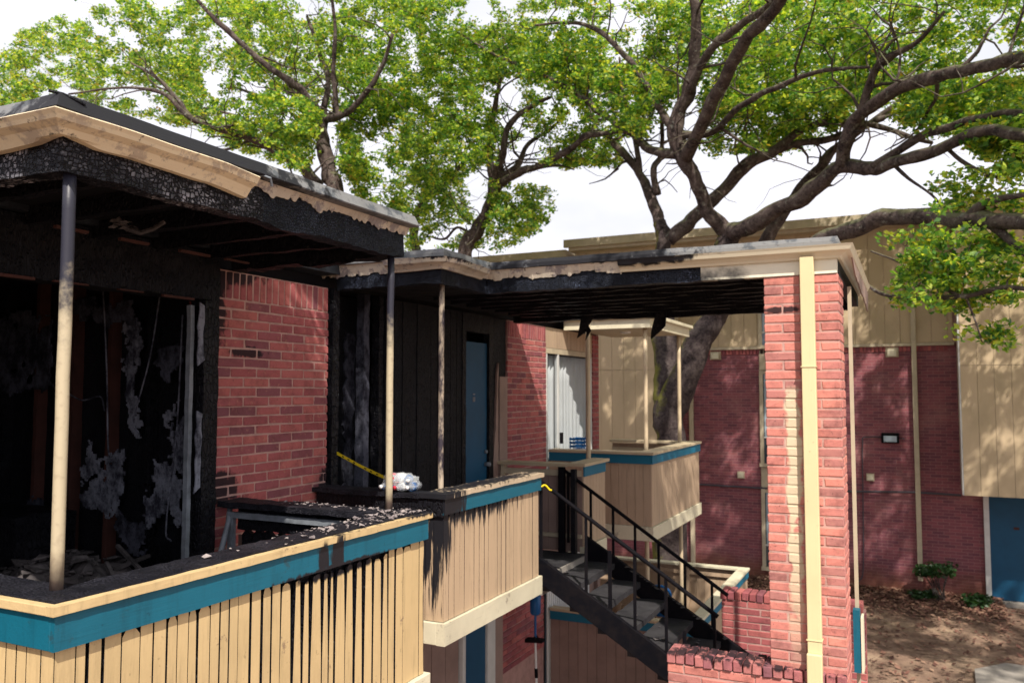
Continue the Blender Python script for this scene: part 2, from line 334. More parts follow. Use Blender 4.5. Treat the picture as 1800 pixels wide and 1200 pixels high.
def tag(o, label, cat, group=None, kind=None):
    if label: o['label'] = label
    if cat: o['category'] = cat
    if group: o['group'] = group
    if kind: o['kind'] = kind
    return o
BF = [(0, 3, 2, 1), (4, 5, 6, 7), (0, 1, 5, 4), (1, 2, 6, 5), (2, 3, 7, 6), (3, 0, 4, 7)]
def bv(x0, x1, y0, y1, z0, z1):
    return [(x0, y0, z0), (x1, y0, z0), (x1, y1, z0), (x0, y1, z0), (x0, y0, z1), (x1, y0, z1), (x1, y1, z1), (x0, y1, z1)]
def box(name, x0, x1, y0, y1, z0, z1, mat, parent=None, bevel=0.0):
    return mesh(name, bv(min(x0, x1), max(x0, x1), min(y0, y1), max(y0, y1), min(z0, z1), max(z0, z1)), BF, mat, parent, bevel=bevel)
class MB:
    def __init__(s): s.V = []; s.F = []
    def add(s, V, F): k = len(s.V); s.V += [tuple(v) for v in V]; s.F += [tuple(i+k for i in f) for f in F]
    def box(s, *a): s.add(bv(*a), BF)
    def build(s, name, mat, parent=None, **k): return mesh(name, s.V, s.F, mat, parent, **k)
def noisy_box(name, x0, x1, y0, y1, z0, z1, mat, parent=None, seg=0.06, amp=0.008, amp_low=None, freq=9, sag=0):
    """a box cut into small cells and eroded"""
    dims = [(x0, x1), (y0, y1), (z0, z1)]
    n = [max(1, min(60, int((b-a)/seg))) for a, b in dims]
    V = {}; VL = []; F = []
    def vid(i, j, k):
        key = (i, j, k)
        if key not in V:
            p = Vector([dims[q][0]+(dims[q][1]-dims[q][0])*c/n[q] for q, c in enumerate(key)])
            d = noise.noise_vector(p*freq)*amp + noise.noise_vector(p*freq*3)*amp*0.5
            if amp_low and k == 0: d.z += amp_low*(noise.noise(p*5)+0.5*noise.noise(p*17))
            if sag: d.z -= sag*math.sin(math.pi*i/n[0])*math.sin(math.pi*j/n[1])
            V[key] = len(VL); VL.append(p+d)
        return V[key]
    for i in range(n[0]):
        for j in range(n[1]):
            F.append((vid(i, j, 0), vid(i, j+1, 0), vid(i+1, j+1, 0), vid(i+1, j, 0))); F.append((vid(i, j, n[2]), vid(i+1, j, n[2]), vid(i+1, j+1, n[2]), vid(i, j+1, n[2])))
    for i in range(n[0]):
        for k in range(n[2]):
            F.append((vid(i, 0, k), vid(i+1, 0, k), vid(i+1, 0, k+1), vid(i, 0, k+1))); F.append((vid(i, n[1], k), vid(i, n[1], k+1), vid(i+1, n[1], k+1), vid(i+1, n[1], k)))
    for j in range(n[1]):
        for k in range(n[2]):
            F.append((vid(0, j, k), vid(0, j, k+1), vid(0, j+1, k+1), vid(0, j+1, k))); F.append((vid(n[0], j, k), vid(n[0], j+1, k), vid(n[0], j+1, k+1), vid(n[0], j, k+1)))
    return mesh(name, VL, F, mat, parent)
def extrude(name, pts, axis, a0, a1, mat, parent=None, bevel=0, side=None):
    """polygon (two coordinates) extruded along an axis"""
    def mk(p, a):
        return {'x': (a, p[0], p[1]), 'y': (p[0], a, p[1]), 'z': (p[0], p[1], a)}[axis]
    n = len(pts); V = [mk(p, a0) for p in pts]+[mk(p, a1) for p in pts]
    F = [tuple(range(n))[::-1], tuple(range(n, 2*n))]+[(i, (i+1) % n, n+(i+1) % n, n+i) for i in range(n)]
    o = mesh(name, V, F, mat, parent, bevel=bevel)
    if side:
        o.data.materials.append(MATS[side])
        for p in o.data.polygons: p.material_index = 0 if p.index < 2 else 1
    return o
def jag(pts, step=0.03, amp=0.012):
    out = []
    for a, b in zip(pts, pts[1:]+pts[:1]):
        d = math.dist(a, b); m = max(1, int(d/step))
        for i in range(m):
            f = i/m; out.append((a[0]+(b[0]-a[0])*f+random.uniform(-amp, amp), a[1]+(b[1]-a[1])*f+random.uniform(-amp, amp)))
    return out
def catmull(P, per=5):
    P = [Vector(p) for p in P]; Q = [2*P[0]-P[1]]+P+[2*P[-1]-P[-2]]; out = []
    for i in range(1, len(Q)-2):
        for k in range(per):
            s = k/per; a, b, c, d = Q[i-1], Q[i], Q[i+1], Q[i+2]
            out.append(0.5*((2*b)+(c-a)*s+(2*a-5*b+4*c-d)*s*s+(3*b-a-3*c+d)*s**3))
    out.append(P[-1]); return out
def tube(P, R, sides=8, mb=None, rough=0.0, cap=True):
    mb = mb or MB(); P = [Vector(p) for p in P]
    if not hasattr(R, '__len__'): R = [R]*len(P)
    rings = []; V = []; F = []; prev = None
    for i, p in enumerate(P):
        t = (P[min(i+1, len(P)-1)]-P[max(i-1, 0)])
        t = t.normalized() if t.length > 1e-9 else Vector((0, 0, 1))
        if prev is None:
            u = t.orthogonal().normalized()
        else:
            u = prev - t*prev.dot(t); u = u.normalized() if u.length > 1e-6 else t.orthogonal().normalized()
        prev = u; w = t.cross(u)
        for k in range(sides):
            a = 2*math.pi*k/sides; d = u*math.cos(a)+w*math.sin(a); q = p+d*R[i]
            if rough: q = q + d*R[i]*rough*(noise.noise(q*2.3)+0.6*noise.noise(q*6.1))
            V.append(q)
        if i:
            b = (i-1)*sides
            for k in range(sides): F.append((b+k, b+(k+1) % sides, b+sides+(k+1) % sides, b+sides+k))
    if cap: F.append(tuple(range(sides))[::-1]); F.append(tuple(range(len(V)-sides, len(V))))
    mb.add(V, F); return mb
def pipe(name, a, b, r, mat, parent=None, sides=14, bend=0.0):
    a = Vector(a); b = Vector(b); n = 10
    P = [a.lerp(b, i/n)+Vector((noise.noise(Vector((i*.7, a.x, 1)))*bend, noise.noise(Vector((i*.7, a.y, 9)))*bend, 0)) for i in range(n+1)]
    return tube(P, r, sides).build(name, mat, parent, smooth=True)
def sweep(name, prof, path, mat, parent=None, jagf=None, seg=0.05, smooth=False):
    """profile [(out, z)] swept along a horizontal path (outward = right of travel), mitred at corners"""
    pts = []
    for (a, b) in zip(path, path[1:]):
        a = Vector(a); b = Vector(b); n = max(1, int((b-a).length/seg))
        for i in range(n): pts.append((a.lerp(b, i/n)))
    pts.append(Vector(path[-1])); V = []; F = []; m = len(prof)
    for i, p in enumerate(pts):
        d0 = (pts[i]-pts[i-1]).normalized() if i else (pts[1]-pts[0]).normalized()
        d1 = (pts[i+1]-pts[i]).normalized() if i < len(pts)-1 else d0
        n0 = Vector((d0.y, -d0.x)); n1 = Vector((d1.y, -d1.x)); nn_ = (n0+n1); nn_ = nn_/max(0.3, nn_.dot(n0))
        for j, (o, zz) in enumerate(prof):
            q = Vector((p.x+nn_.x*o, p.y+nn_.y*o, zz))
            if jagf: q = jagf(q, j, i/(len(pts)-1))
            V.append(q)
        if i:
            for j in range(m): F.append(((i-1)*m+j, i*m+j, i*m+(j+1) % m, (i-1)*m+(j+1) % m))
    F.append(tuple(range(m))); F.append(tuple(range(len(V)-m, len(V)))[::-1])
    return mesh(name, V, F, mat, parent, smooth=smooth)
# bricks: bevelled, slightly uneven, meshes shared between alike pieces
BR = {}
def brick_mesh(lx, ly, lz, var, mat):
    key = (round(lx, 3), round(ly, 3), round(lz, 3), var, mat)
    if key in BR: return BR[key]
    rs = random.Random(hash(key[:4]) & 0xffff); b = 0.005
    V = []; F = []
    def corner(sx, sy, sz): return len(V)
    idx = {}
    for sx in (-1, 1):
        for sy in (-1, 1):
            for sz in (-1, 1):
                j = [rs.uniform(-0.0022, 0.0022) for _ in range(3)]
                c = (sx*lx/2+j[0], sy*ly/2+j[1], sz*lz/2+j[2])
                for ax in range(3):
                    q = [c[0]-sx*b, c[1]-sy*b, c[2]-sz*b]; q[ax] = c[ax]
                    idx[(sx, sy, sz, ax)] = len(V); V.append(q)
    for ax in range(3):
        o = [a for a in range(3) if a != ax]
        for s in (-1, 1):
            f = []
            for (p, q) in ((-1, -1), (1, -1), (1, 1), (-1, 1)):
                k = [0, 0, 0]; k[ax] = s; k[o[0]] = p; k[o[1]] = q; f.append(idx[(*k, ax)])
            F.append(f)
        for p in (-1, 1):
            for q in (-1, 1):
                k0 = [0, 0, 0]; k1 = [0, 0, 0]; k0[ax] = -1; k1[ax] = 1
                k0[o[0]] = k1[o[0]] = p; k0[o[1]] = k1[o[1]] = q
                F.append([idx[(*k0, o[0])], idx[(*k1, o[0])], idx[(*k1, o[1])], idx[(*k0, o[1])]])
    for sx in (-1, 1):
        for sy in (-1, 1):
            for sz in (-1, 1): F.append([idx[(sx, sy, sz, a)] for a in range(3)])
    me = bpy.data.meshes.new('brick'); me.from_pydata(V, [], F); me.materials.append(MATS[mat])
    import bmesh
    bm = bmesh.new(); bm.from_mesh(me); bmesh.ops.recalc_face_normals(bm, faces=bm.faces); bm.to_mesh(me); bm.free()
    BR[key] = me; return me
def one_brick(cx, cy, cz, lx, ly, lz, mat, parent):
    me = brick_mesh(lx, ly, lz, random.randrange(4), mat)
    o = bpy.data.objects.new('brick', me); COL.objects.link(o); o.parent = parent
    o0 = org(parent); j = 0.0022
    o.location = (cx-o0.x+random.uniform(-j, j), cy-o0.y+random.uniform(-j, j), cz-o0.z+random.uniform(-.001, .001))
    return o
CH = 0.0655; BL = 0.235; MO = 0.010
def course_lengths(total, odd):
    """brick lengths that fill a course"""
    L_ = []; x = 0
    first = BL/2-MO/2 if odd else BL
    while x < total-0.01:
        l = first if not L_ else BL
        l = min(l, total-x); L_.append((x, l)); x += l+MO
    if L_ and L_[-1][1] < 0.03 and len(L_) > 1: a = L_.pop(); b = L_.pop(); L_.append((b[0], total-b[0]))
    return L_
def brick_face(parent, axis, fixed, a0, a1, z0, z1, mat, depth=0.1, sign=1, odd0=0):
    """running bond on a wall face: axis 'y' = face x=fixed running along y"""
    n = int(round((z1-z0)/CH)); ch = (z1-z0)/n
    for r in range(n):
        for (s, l) in course_lengths(a1-a0, (r+odd0) % 2):
            if l < 0.02: continue
            c = a0+s+l/2; zz = z0+ch*r+ch/2; f = fixed - sign*depth/2
            if axis == 'y': one_brick(f, c, zz, depth, l, ch-MO, mat, parent)
            else: one_brick(c, f, zz, l, depth, ch-MO, mat, parent)

# ------------------------------------------------------------------ ground
W = -4.07; RT = 3.67; BZ = 5.185; FL = 2.72
g = mesh('ground', [(-400, -400, 0), (400, -400, 0), (400, 400, 0), (-400, 400, 0)], [(0, 1, 2, 3)], 'dirt'); g['kind'] = 'structure'
pa = extrude('path', [(0.9, 2.0), (6.0, 2.0), (6.0, 15.2), (1.25, 15.55), (0.78, 15.0), (0.72, 13.0)], 'z', -0.2, 0.06, 'concrete'); pa['kind'] = 'structure'

# ------------------------------------------------------------------ the burnt apartment building
bld = empty('burnt_apartment_building', 'burnt two storey apartment building with blackened open rooms and red brick piers', 'building', (-6, 5, 0))
box('floor_slab', -10, W-0.01, -1.2, 11.3, 2.55, FL, 'soot_ceiling', bld)
box('ground_slab', -10, W-0.01, -1.2, 11.3, -0.1, 0.06, 'concrete', bld)
box('roof', -10.2, W+0.06, -1.4, 11.35, 5.30, 5.44, 'roof_black', bld)
box('ceiling', -10, W-0.12, -1.2, 11.2, 5.22, 5.296, 'soot_ceiling', bld)
box('back_wall', -10.1, -10, -1.2, 11.3, 0, 5.297, 'tan_shade_board', bld)
box('wall', -10, W-0.1, -1.3, -1.2, 0, 5.297, 'tan_shade_board', bld)
box('wall', -10, W-0.002, 11.2, 11.3, 0, 5.297, 'tan_shade_board', bld)
box('partition', -8.0, -7.9, -1.2, 4.05, FL, 5.22, 'drywall_dark', bld)
noisy_box('wall', W-0.12, W, -1.2, 0.9, FL, 5.29, 'char_wall', bld, seg=0.2, amp=0.01)
hd = noisy_box('door_header', W-0.13, W+0.01, 0.9, 3.99, 4.97, 5.29, 'char_wall', bld, seg=0.07, amp=0.012, amp_low=0.02)
# thin red-brown scorched ledge under the header and ceiling trim
for zz, xx in ((4.965, W+0.02), (5.16, -3.6)):
    for i in range(8):
        y0 = 1.0+i*0.36+random.uniform(0, .1)
        box('trim_strip', xx-0.012, xx+0.012, y0, y0+random.uniform(.1, .26), zz-0.006+random.uniform(-.004, .004), zz+0.006, 'stud_brown', bld)
# the room: the party wall at y=4.05 with bare studs and torn plasterboard
box('party_wall', -8.0, W-0.14, 4.12, 4.2, FL, 5.22, 'char_wall', bld)
for x_ in [-4.35-0.4*i for i in range(9)]:
    st = noisy_box('stud', x_-0.02, x_+0.02, 4.035, 4.118, FL, 5.21, 'stud_brown' if -6.3 < x_ < -4.8 else 'char_wood', bld, seg=0.12, amp=0.006)
def cpoly(L_): return [(a/2.068, 480+b/2.068) for a, b in L_]
patches = [
 ([(430, 195), (500, 178), (507, 600), (488, 605), (472, 400), (452, 240)], 'drywall'),
 ([(320, 600), (332, 640), (345, 692), (372, 690), (390, 702), (400, 635), (415, 660), (442, 655), (444, 760), (434, 870), (424, 842), (402, 912), (340, 870), (296, 830), (298, 730), (318, 690)], 'drywall'),
 ([(525, 802), (570, 765), (580, 690), (606, 700), (625, 640), (640, 560), (668, 520), (668, 940), (640, 925), (622, 820), (602, 890), (560, 890), (540, 915)], 'drywall'),
 ([(250, 95), (345, 95), (350, 130), (330, 165), (305, 195), (280, 170), (252, 150)], 'drywall_dark'),
 ([(350, 120), (475, 115), (482, 185), (355, 195)], 'drywall_dark'),
 ([(-120, 175), (170, 160), (182, 300), (175, 420), (-120, 440)], 'drywall_dark'),
 ([(575, 285), (610, 262), (645, 275), (650, 380), (620, 412), (600, 395), (580, 350)], 'drywall_dark'),
 ([(442, 838), (480, 895), (520, 915), (518, 1000), (455, 1012), (400, 940)], 'drywall_dark'),
 ([(60, 860), (150, 820), (200, 900), (190, 980), (40, 960)], 'drywall_dark'),
 ([(600, 540), (640, 470), (645, 560), (615, 600)], 'drywall')]
for i, (pl, m_) in enumerate(patches):
    yy = 4.035-0.003*i
    pts = [at_y(a, b, yy) for a, b in cpoly(pl)]
    poly = [(p.x, p.z) for p in pts]; st_ = .014
    xs = [p[0] for p in poly]; zs = [p[1] for p in poly]; V = []; F = []; vid = {}
    def gv(a, b):
        if (a, b) not in vid:
            q = Vector((min(xs)-.06+a*st_, 0, min(zs)-.06+b*st_)); cu_ = .012*noise.noise(Vector((q.x*6, q.z*6, i)))
            vid[(a, b)] = len(V); V.append((q.x+.005*noise.noise(q*70), yy-.006+cu_, q.z+.005*noise.noise(q*70+Vector((9, 0, 0)))))
        return vid[(a, b)]
    for a in range(int((max(xs)-min(xs)+.12)/st_)):
        for b in range(int((max(zs)-min(zs)+.12)/st_)):
            q = Vector((min(xs)-.06+a*st_, min(zs)-.06+b*st_, i*3.3)); d_ = noise.noise_vector(q*5)*.075+noise.noise_vector(q*16)*.045+noise.noise_vector(q*40)*.02
            x9, z9 = q.x+d_.x, q.y+d_.y; ins = False
            for k in range(len(poly)):
                (xa, za), (xb, zb) = poly[k], poly[(k+1) % len(poly)]
                if (za > z9) != (zb > z9) and x9 < (xb-xa)*(z9-za)/(zb-za)+xa: ins = not ins
            if ins and noise.noise(q*11) > -.45: F.append((gv(a, b), gv(a+1, b), gv(a+1, b+1), gv(a, b+1)))
    if F: mesh('plasterboard', V, F, m_, bld).modifiers.new('solid', 'SOLIDIFY').thickness = .010
# dark lower wall boarding left
noisy_box('cabinet', -6.6, -5.4, 3.55, 4.0, FL, 3.55, 'char_wood', bld, seg=0.15, amp=0.02)
for (xa, za, xb, zb) in ((-4.6, 5.15, -4.75, 4.1), (-5.2, 5.18, -5.0, 3.9), (-5.6, 4.4, -5.1, 4.25), (-4.4, 4.9, -4.42, 3.4)):
    tube(catmull([(xa, 4.0, za), ((xa+xb)/2+.06, 3.93, (za+zb)/2), (xb-.04, 3.96, zb+.1), (xb, 3.97, zb)], 6), .006, 5).build('loose_wire', 'drywall', bld, smooth=True)
# opening jambs
noisy_box('door_jamb', W-0.10, W+0.02, 3.86, 3.985, FL, 4.97, 'char_wood', bld, seg=0.06, amp=0.008)
noisy_box('door_frame', W-0.04, W-0.005, 3.77, 3.80, FL, 4.93, 'metal_grey', bld, seg=0.05, amp=0.004)
for za, zb in ((4.55, 4.93), (3.75, 4.25)):
    yy = W+0.022
    extrude('paint_strip', jag([(3.80, za), (3.85, za+.04), (3.845, zb), (3.81, zb+.02), (3.80, (za+zb)/2)], 0.05, 0.008), 'x', yy, yy+0.008, 'drywall', bld)
tube([(W+.08, 3.84, 2.8), (W+.1, 3.9, 3.2), (W+.1, 4.02, 3.55), (W+.06, 4.07, 3.64)], 0.018).build('cable', 'metal_grey', bld, smooth=True)
# second unit: burnt wall with an opening, blue door
box('recess_wall', W-0.35, W-0.30, 5.13, 8.28, FL, 5.2, 'char_wall', bld)
noisy_box('window_frame', W-0.06, W+0.01, 5.17, 5.25, FL, 5.2, 'char_wood', bld, seg=0.07, amp=0.008)
noisy_box('stud', W-0.1, W-0.02, 5.62, 5.70, FL, 5.2, 'drywall_dark', bld, seg=0.08, amp=0.01)
noisy_box('stud', W-0.1, W-0.02, 5.84, 5.90, FL, 5.2, 'char_wood', bld, seg=0.08, amp=0.01)
for k, (ya, yb, za, zb, m_) in enumerate(((5.28, 5.56, 4.5, 4.85, 'drywall_dark'), (5.42, 5.6, 2.9, 3.95, 'drywall_dark'), (5.72, 5.84, 3.2, 4.9, 'drywall_dark'), (5.35, 5.5, 4.05, 4.4, 'drywall_dark'))):
    extrude('plasterboard', jag([(ya, za), (yb, za), (yb, zb), (ya, zb)], 0.06, 0.03), 'x', W-0.299, W-0.285+0.002*k, m_, bld)
for i in range(11):        # charred vertical boarding
    y0 = 5.92+i*0.122
    noisy_box('board', W-0.045, W+random.uniform(-.004, .006), y0, y0+0.116, FL, 5.19, 'char_wall', bld, seg=0.1, amp=0.004)
d2 = box('door', W-0.05, W-0.015, 7.32, 7.82, FL, 4.90, 'door_blue', bld, bevel=0.004)
MBn = MB(); MBn.box(W-0.014, W-0.008, 7.50, 7.515, 4.28, 4.33); MBn.box(W-0.014, W-0.008, 7.525, 7.545, 4.28, 4.33); MBn.box(W-0.014, W-0.008, 7.50, 7.545, 4.35, 4.365)
MBn.build('door_number', 'metal_grey', d2)
tube([(W-.02, 7.78, 3.62), (W+.05, 7.78, 3.62)], 0.022).build('door_handle', 'metal_grey', d2, smooth=True)
tube([(W-.02, 7.78, 3.75), (W+.01, 7.78, 3.75)], 0.02).build('door_lock', 'metal_grey', d2, smooth=True)
noisy_box('door_frame', W-0.06, W+0.012, 7.24, 7.315, FL, 5.0, 'char_wood', bld, seg=0.08, amp=0.005)
noisy_box('door_frame', W-0.06, W+0.012, 7.825, 7.92, FL, 5.0, 'char_wood', bld, seg=0.08, amp=0.008)
noisy_box('door_frame', W-0.06, W+0.014, 7.24, 7.92, 5.0, 5.19, 'char_wood', bld, seg=0.08, amp=0.008)
extrude('jamb_panel', jag([(7.94, FL), (8.05, FL), (8.06, 4.7), (8.02, 4.45), (7.99, 4.0), (7.95, 3.8)], 0.08, 0.012), 'x', W-0.02, W+0.004, 'tan_shade_board', bld)
noisy_box('panel', W-0.05, W-0.022, 7.93, 8.29, FL, 5.19, 'char_wall', bld, seg=0.1, amp=0.004)
box('jamb_panel', W-0.02, W+0.006, 8.09, 8.28, FL, 4.55, 'tan_shade_board', bld)
# ground storey under the mid balcony
gm = W-0.02
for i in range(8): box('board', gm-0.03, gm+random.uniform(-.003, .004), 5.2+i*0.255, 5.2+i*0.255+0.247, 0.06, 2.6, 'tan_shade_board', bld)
box('door_frame', gm-0.02, gm+0.03, 7.27, 7.33, 0.06, 2.3, 'frame_white', bld); box('door_frame', gm-0.02, gm+0.03, 7.80, 7.98, 0.06, 2.3, 'frame_white', bld)
d3 = box('door', gm-0.04, gm+0.005, 7.332, 7.798, 0.06, 2.2, 'door_blue', bld)
tube([(gm, 7.76, 1.05), (gm+.06, 7.76, 1.05)], 0.03).build('door_handle', 'metal_grey', d3, smooth=True)
box('door_frame', gm-0.02, gm+0.032, 7.27, 7.98, 2.21, 2.56, 'frame_white', bld)
box('jamb_panel', gm-0.02, gm+0.01, 7.99, 8.20, 0.06, 2.56, 'tan_shade_board', bld)
box('wall', gm-0.10, gm-0.04, -1.2, 11.2, 0.06, 2.55, 'tan_shade_board', bld)
gw = box('brick_backing', gm-0.039, gm-0.012, 8.2, 9.35, 0.06, 2.55, 'mortar', bld)
brick_face(gw, 'y', gm, 8.21, 9.34, 1.3, 2.54, 'brick_wall', 0.02)
gwin = box('window', gm-0.02, gm-0.004, 9.4, 10.9, 0.4, 2.3, 'glass', bld)
for i in range(22): box('blind_slat', gm+0.0, gm+0.012, 9.42+i*0.067, 9.42+i*0.067+0.05, 0.5, 2.25, 'curtain', gwin)
# brick pier between the two units
pier = box('brick_pier', W-0.10, W-0.0045, 4.0, 5.12, FL, 5.19, 'mortar', bld)
brick_face(pier, 'y', W, 3.995, 5.13, FL, 5.0, 'brick_pier', 0.05)
y_ = 4.0
while y_ < 5.10:
    one_brick(W-0.025, y_+0.0275, 5.095, 0.05, 0.052, 0.178, 'brick_pier', pier); y_ += 0.0628
for r in range(35): one_brick(W-0.16, 3.995-0.012+0.02, FL+CH*r+CH/2, 0.21 if r % 2 else 0.2, 0.04, CH-MO, 'brick_pier', pier)
# second pier beyond the blue door
pier2 = box('brick_pier', W-0.08, W-0.0045, 8.3, 9.38, FL, 5.19, 'mortar', bld)
brick_face(pier2, 'y', W, 8.3, 9.385, FL, 5.0, 'brick_wall', 0.04)
y_ = 8.3
while y_ < 9.34:
    one_brick(W-0.02, y_+0.0275, 5.095, 0.04, 0.052, 0.178, 'brick_wall', pier2); y_ += 0.0628
pier3 = box('brick_pier', W-0.08, W-0.010, 11.06, 11.29, FL, 5.19, 'mortar', bld)
brick_face(pier3, 'y', W, 11.06, 11.295, FL, 5.19, 'brick_wall', 0.04)
# patio door with curtain beyond
wn2 = box('patio_door', W-0.026, W-0.02, 9.40, 11.02, FL, 4.86, 'glass_clear', bld)
box('inner_wall', W-0.5, W-0.45, 9.40, 11.02, FL, 4.9, 'drywall_dark', bld)
for ya in (9.40, 9.78, 10.98): box('frame', W-0.05, W-0.01, ya, ya+0.045, FL, 4.86, 'frame_white', wn2)
box('frame', W-0.05, W-0.008, 9.40, 11.02, 4.865, 4.93, 'frame_beige', wn2)
box('handle', W-0.01, W+0.03, 9.83, 9.86, 3.72, 3.86, 'steel_black', wn2)
V = []; F = []; n = 60
for i in range(n+1):
    y0 = 9.66+1.3*i/n; x0 = W-0.10+0.022*math.sin(i*1.25)+0.006*math.sin(i*2.9)
    for k in range(7): V.append((x0, y0+(0.10*math.sin(k/6*2.4) if i > 30 else 0)*(i-30)/30, FL+0.1+(4.85-FL-0.1)*k/6))
for i in range(n):
    for k in range(6): F.append((i*7+k, i*7+7+k, i*7+8+k, i*7+k+1))
cu = mesh('curtain', V, F, 'curtain', wn2, smooth=True); cu.modifiers.new('solid', 'SOLIDIFY').thickness = 0.004
for i in range(14): box('board', W-0.05, W-0.012+random.uniform(-.002, .002), 9.395+i*0.119, 9.395+i*0.119+0.114, 4.935, 5.19, 'tan_board', bld)

# ------------------------------------------------------------------ front balcony
def board_x(parent, x, y0, y1, z0, z1, mat, th=0.018, top='flat', taper=0.0):
    a = y0; b = y1; k = 5
    ptop = []
    for i in range(k+1):
        f = i/k; w_ = taper*(1-abs(2*f-1)) if top == 'burnt' else 0
        dz = 0
        if top == 'burnt': dz = -0.03*abs(2*f-1)**3-random.uniform(0, .012)
        ptop.append((a+(b-a)*f + (taper if f == 0 else -taper if f == 1 else 0), z1+dz))
    zm = z0+(z1-z0)*random.uniform(0.35, 0.6)
    wob = lambda: random.uniform(-.0012, .0012)
    pts = [(a+wob(), z0), (b+wob(), z0), (b+wob()-taper*0.15, zm)]+ptop[::-1]+[(a+wob()+taper*0.15, zm)]
    return extrude('board', pts, 'x', x-th, x, mat, parent, bevel=0, side='char_wood' if 'tan_board' != mat else None)
def board_y(parent, y, x0, x1, z0, z1, mat, th=0.018):
    wob = lambda: random.uniform(-.0015, .0015)
    return extrude('board', [(x0+wob(), z0), (x1+wob(), z0), (x1+wob(), z1), (x0+wob(), z1)], 'y', y, y+th, mat, parent, bevel=0, side='char_wood' if mat in ('yellow_board', 'tan_board_burnt') else None)

b1 = empty('wooden_balcony', 'yellow board balcony with teal band and charred top rail, nearest in the picture', 'balcony', (-3.3, 3, FL))
y_ = 1.862; yend = 4.185; i = 0
while y_ < yend-0.02:
    wd = random.choice([0.05, 0.062, 0.07, 0.08, 0.09, 0.055])
    if y_+wd > yend-0.02: wd = yend-y_
    yc = y_+wd/2; burnt = 2.95 < yc < 3.85
    gap = random.choice([.0025, .004, .007, .010, .014]) if not burnt else random.choice([.005, .009, .014, .018])
    if 3.9 < yc: gap = random.uniform(0.001, 0.003)
    tp = random.uniform(0.006, 0.015) if burnt else random.uniform(0, 0.002)
    ztop = 3.528-(random.uniform(0.012, 0.035) if burnt else 0 if random.random() < .7 else 0.012)
    board_x(b1, -2.60+random.uniform(-.002, .002), y_, y_+wd-gap, 2.752, ztop, 'yellow_board', top='burnt' if burnt or random.random() < .25 else 'flat', taper=tp)
    y_ += wd; i += 1
noisy_box('backing', -2.66, -2.625, 1.87, 4.18, 2.76, 3.62, 'char_wood', b1, seg=0.12, amp=0.003)
x_ = -2.602
while x_ > -4.0:
    wd = random.choice([0.062, 0.07, 0.055, 0.075]); board_y(b1, 1.862, x_-wd+random.uniform(.003, .007), x_, 2.752, 3.53, 'yellow_board'); x_ -= wd
noisy_box('backing', -4.0, -2.63, 1.884, 1.91, 2.76, 3.62, 'char_wood', b1, seg=0.15, amp=0.003)
noisy_box('band', -2.598, -2.578, 1.842, 4.195, 3.522, 3.640, 'teal_band', b1, seg=.04, amp=.0016)
box('band', -4.0, -2.600, 1.842, 1.860, 3.522, 3.640, 'teal_band', b1, bevel=0.003)
noisy_box('cap_edge', -2.60, -2.562, 1.825, 4.22, 3.643, 3.674, 'yellow_cap', b1, seg=.04, amp=.0018)
box('cap_edge', -4.0, -2.602, 1.825, 1.86, 3.642, 3.674, 'yellow_cap', b1, bevel=0.003)
noisy_box('top_rail', -2.80, -2.603, 1.863, 4.22, 3.642, 3.677, 'char_cap', b1, seg=0.035, amp=0.006)
noisy_box('top_rail', -4.05, -2.80, 1.863, 2.06, 3.642, 3.675, 'char_cap', b1, seg=0.035, amp=0.006)
noisy_box('top_rail', -4.05, -2.80, 4.0, 4.19, 3.642, 3.68, 'char_cap', b1, seg=0.035, amp=0.008)
box('trim', -2.64, -2.572, 1.835, 4.22, 2.60, 2.748, 'white_trim', b1, bevel=0.004)
box('trim', -4.0, -2.642, 1.835, 1.875, 2.60, 2.748, 'white_trim', b1, bevel=0.004)
box('deck', -4.06, -2.66, 1.915, 4.16, 2.62, FL, 'soot_ceiling', b1)
# far side of this balcony: grey frame with charred boards seen from inside
fr = noisy_box('rail_frame', -3.99, -2.78, 4.03, 4.06, 3.575, 3.612, 'metal_grey', b1, seg=0.05, amp=0.003)
noisy_box('rail_frame', -3.99, -3.945, 4.03, 4.06, FL, 3.574, 'metal_grey', b1, seg=0.05, amp=0.003)
noisy_box('rail_beam', -3.94, -2.80, 4.07, 4.12, 3.50, 3.64, 'char_wood', b1, seg=0.06, amp=0.008)
x_ = -3.94
while x_ < -2.75:
    wd = random.uniform(.07, .1); zt = 3.50
    extrude('board', jag([(x_, FL), (x_+wd, FL), (x_+wd-.003, zt-random.uniform(0, .04)), (x_+wd/2, zt), (x_+.003, zt-random.uniform(0, .05))], 0.05, 0.006), 'y', 4.10, 4.13, 'char_wood', b1)
    x_ += wd+random.uniform(.004, .015)
board_y(b1, 4.14, -4.0, -2.64, 2.752, 3.45, 'tan_shade_board', 0.012)
# flakes of paint and ash on the rail
mb = MB()
def flake(mb, c, s, thin=0.002):
    q = [Vector((random.uniform(.5, 1)*s*math.cos(a+random.uniform(-.4, .4)), random.uniform(.4, 1)*s*math.sin(a), random.uniform(-.25, .3)*s)) for a in (0, 1.3, 2.5, 3.8, 5.1)]
    c = Vector(c); rz = random.uniform(0, 6.28); cs, sn = math.cos(rz), math.sin(rz)
    q = [Vector((p.x*cs-p.y*sn, p.x*sn+p.y*cs, p.z))+c for p in q]
    mb.add(q+[p+Vector((0, 0, thin)) for p in q], [(4, 3, 2, 1, 0), (5, 6, 7, 8, 9)]+[(i, (i+1) % 5, 5+(i+1) % 5, 5+i) for i in range(5)])
for i in range(170):
    y0 = 4.2-abs(random.gauss(0, 0.55))
    if y0 < 1.9: continue
    flake(mb, (random.uniform(-2.80, -2.60), y0, 3.686), random.choice([.004, .006, .009, .014, .024]))
for i in range(60): flake(mb, (random.uniform(-3.6, -2.8), random.uniform(4.02, 4.17), 3.69), random.choice([.006, .012, .018]))
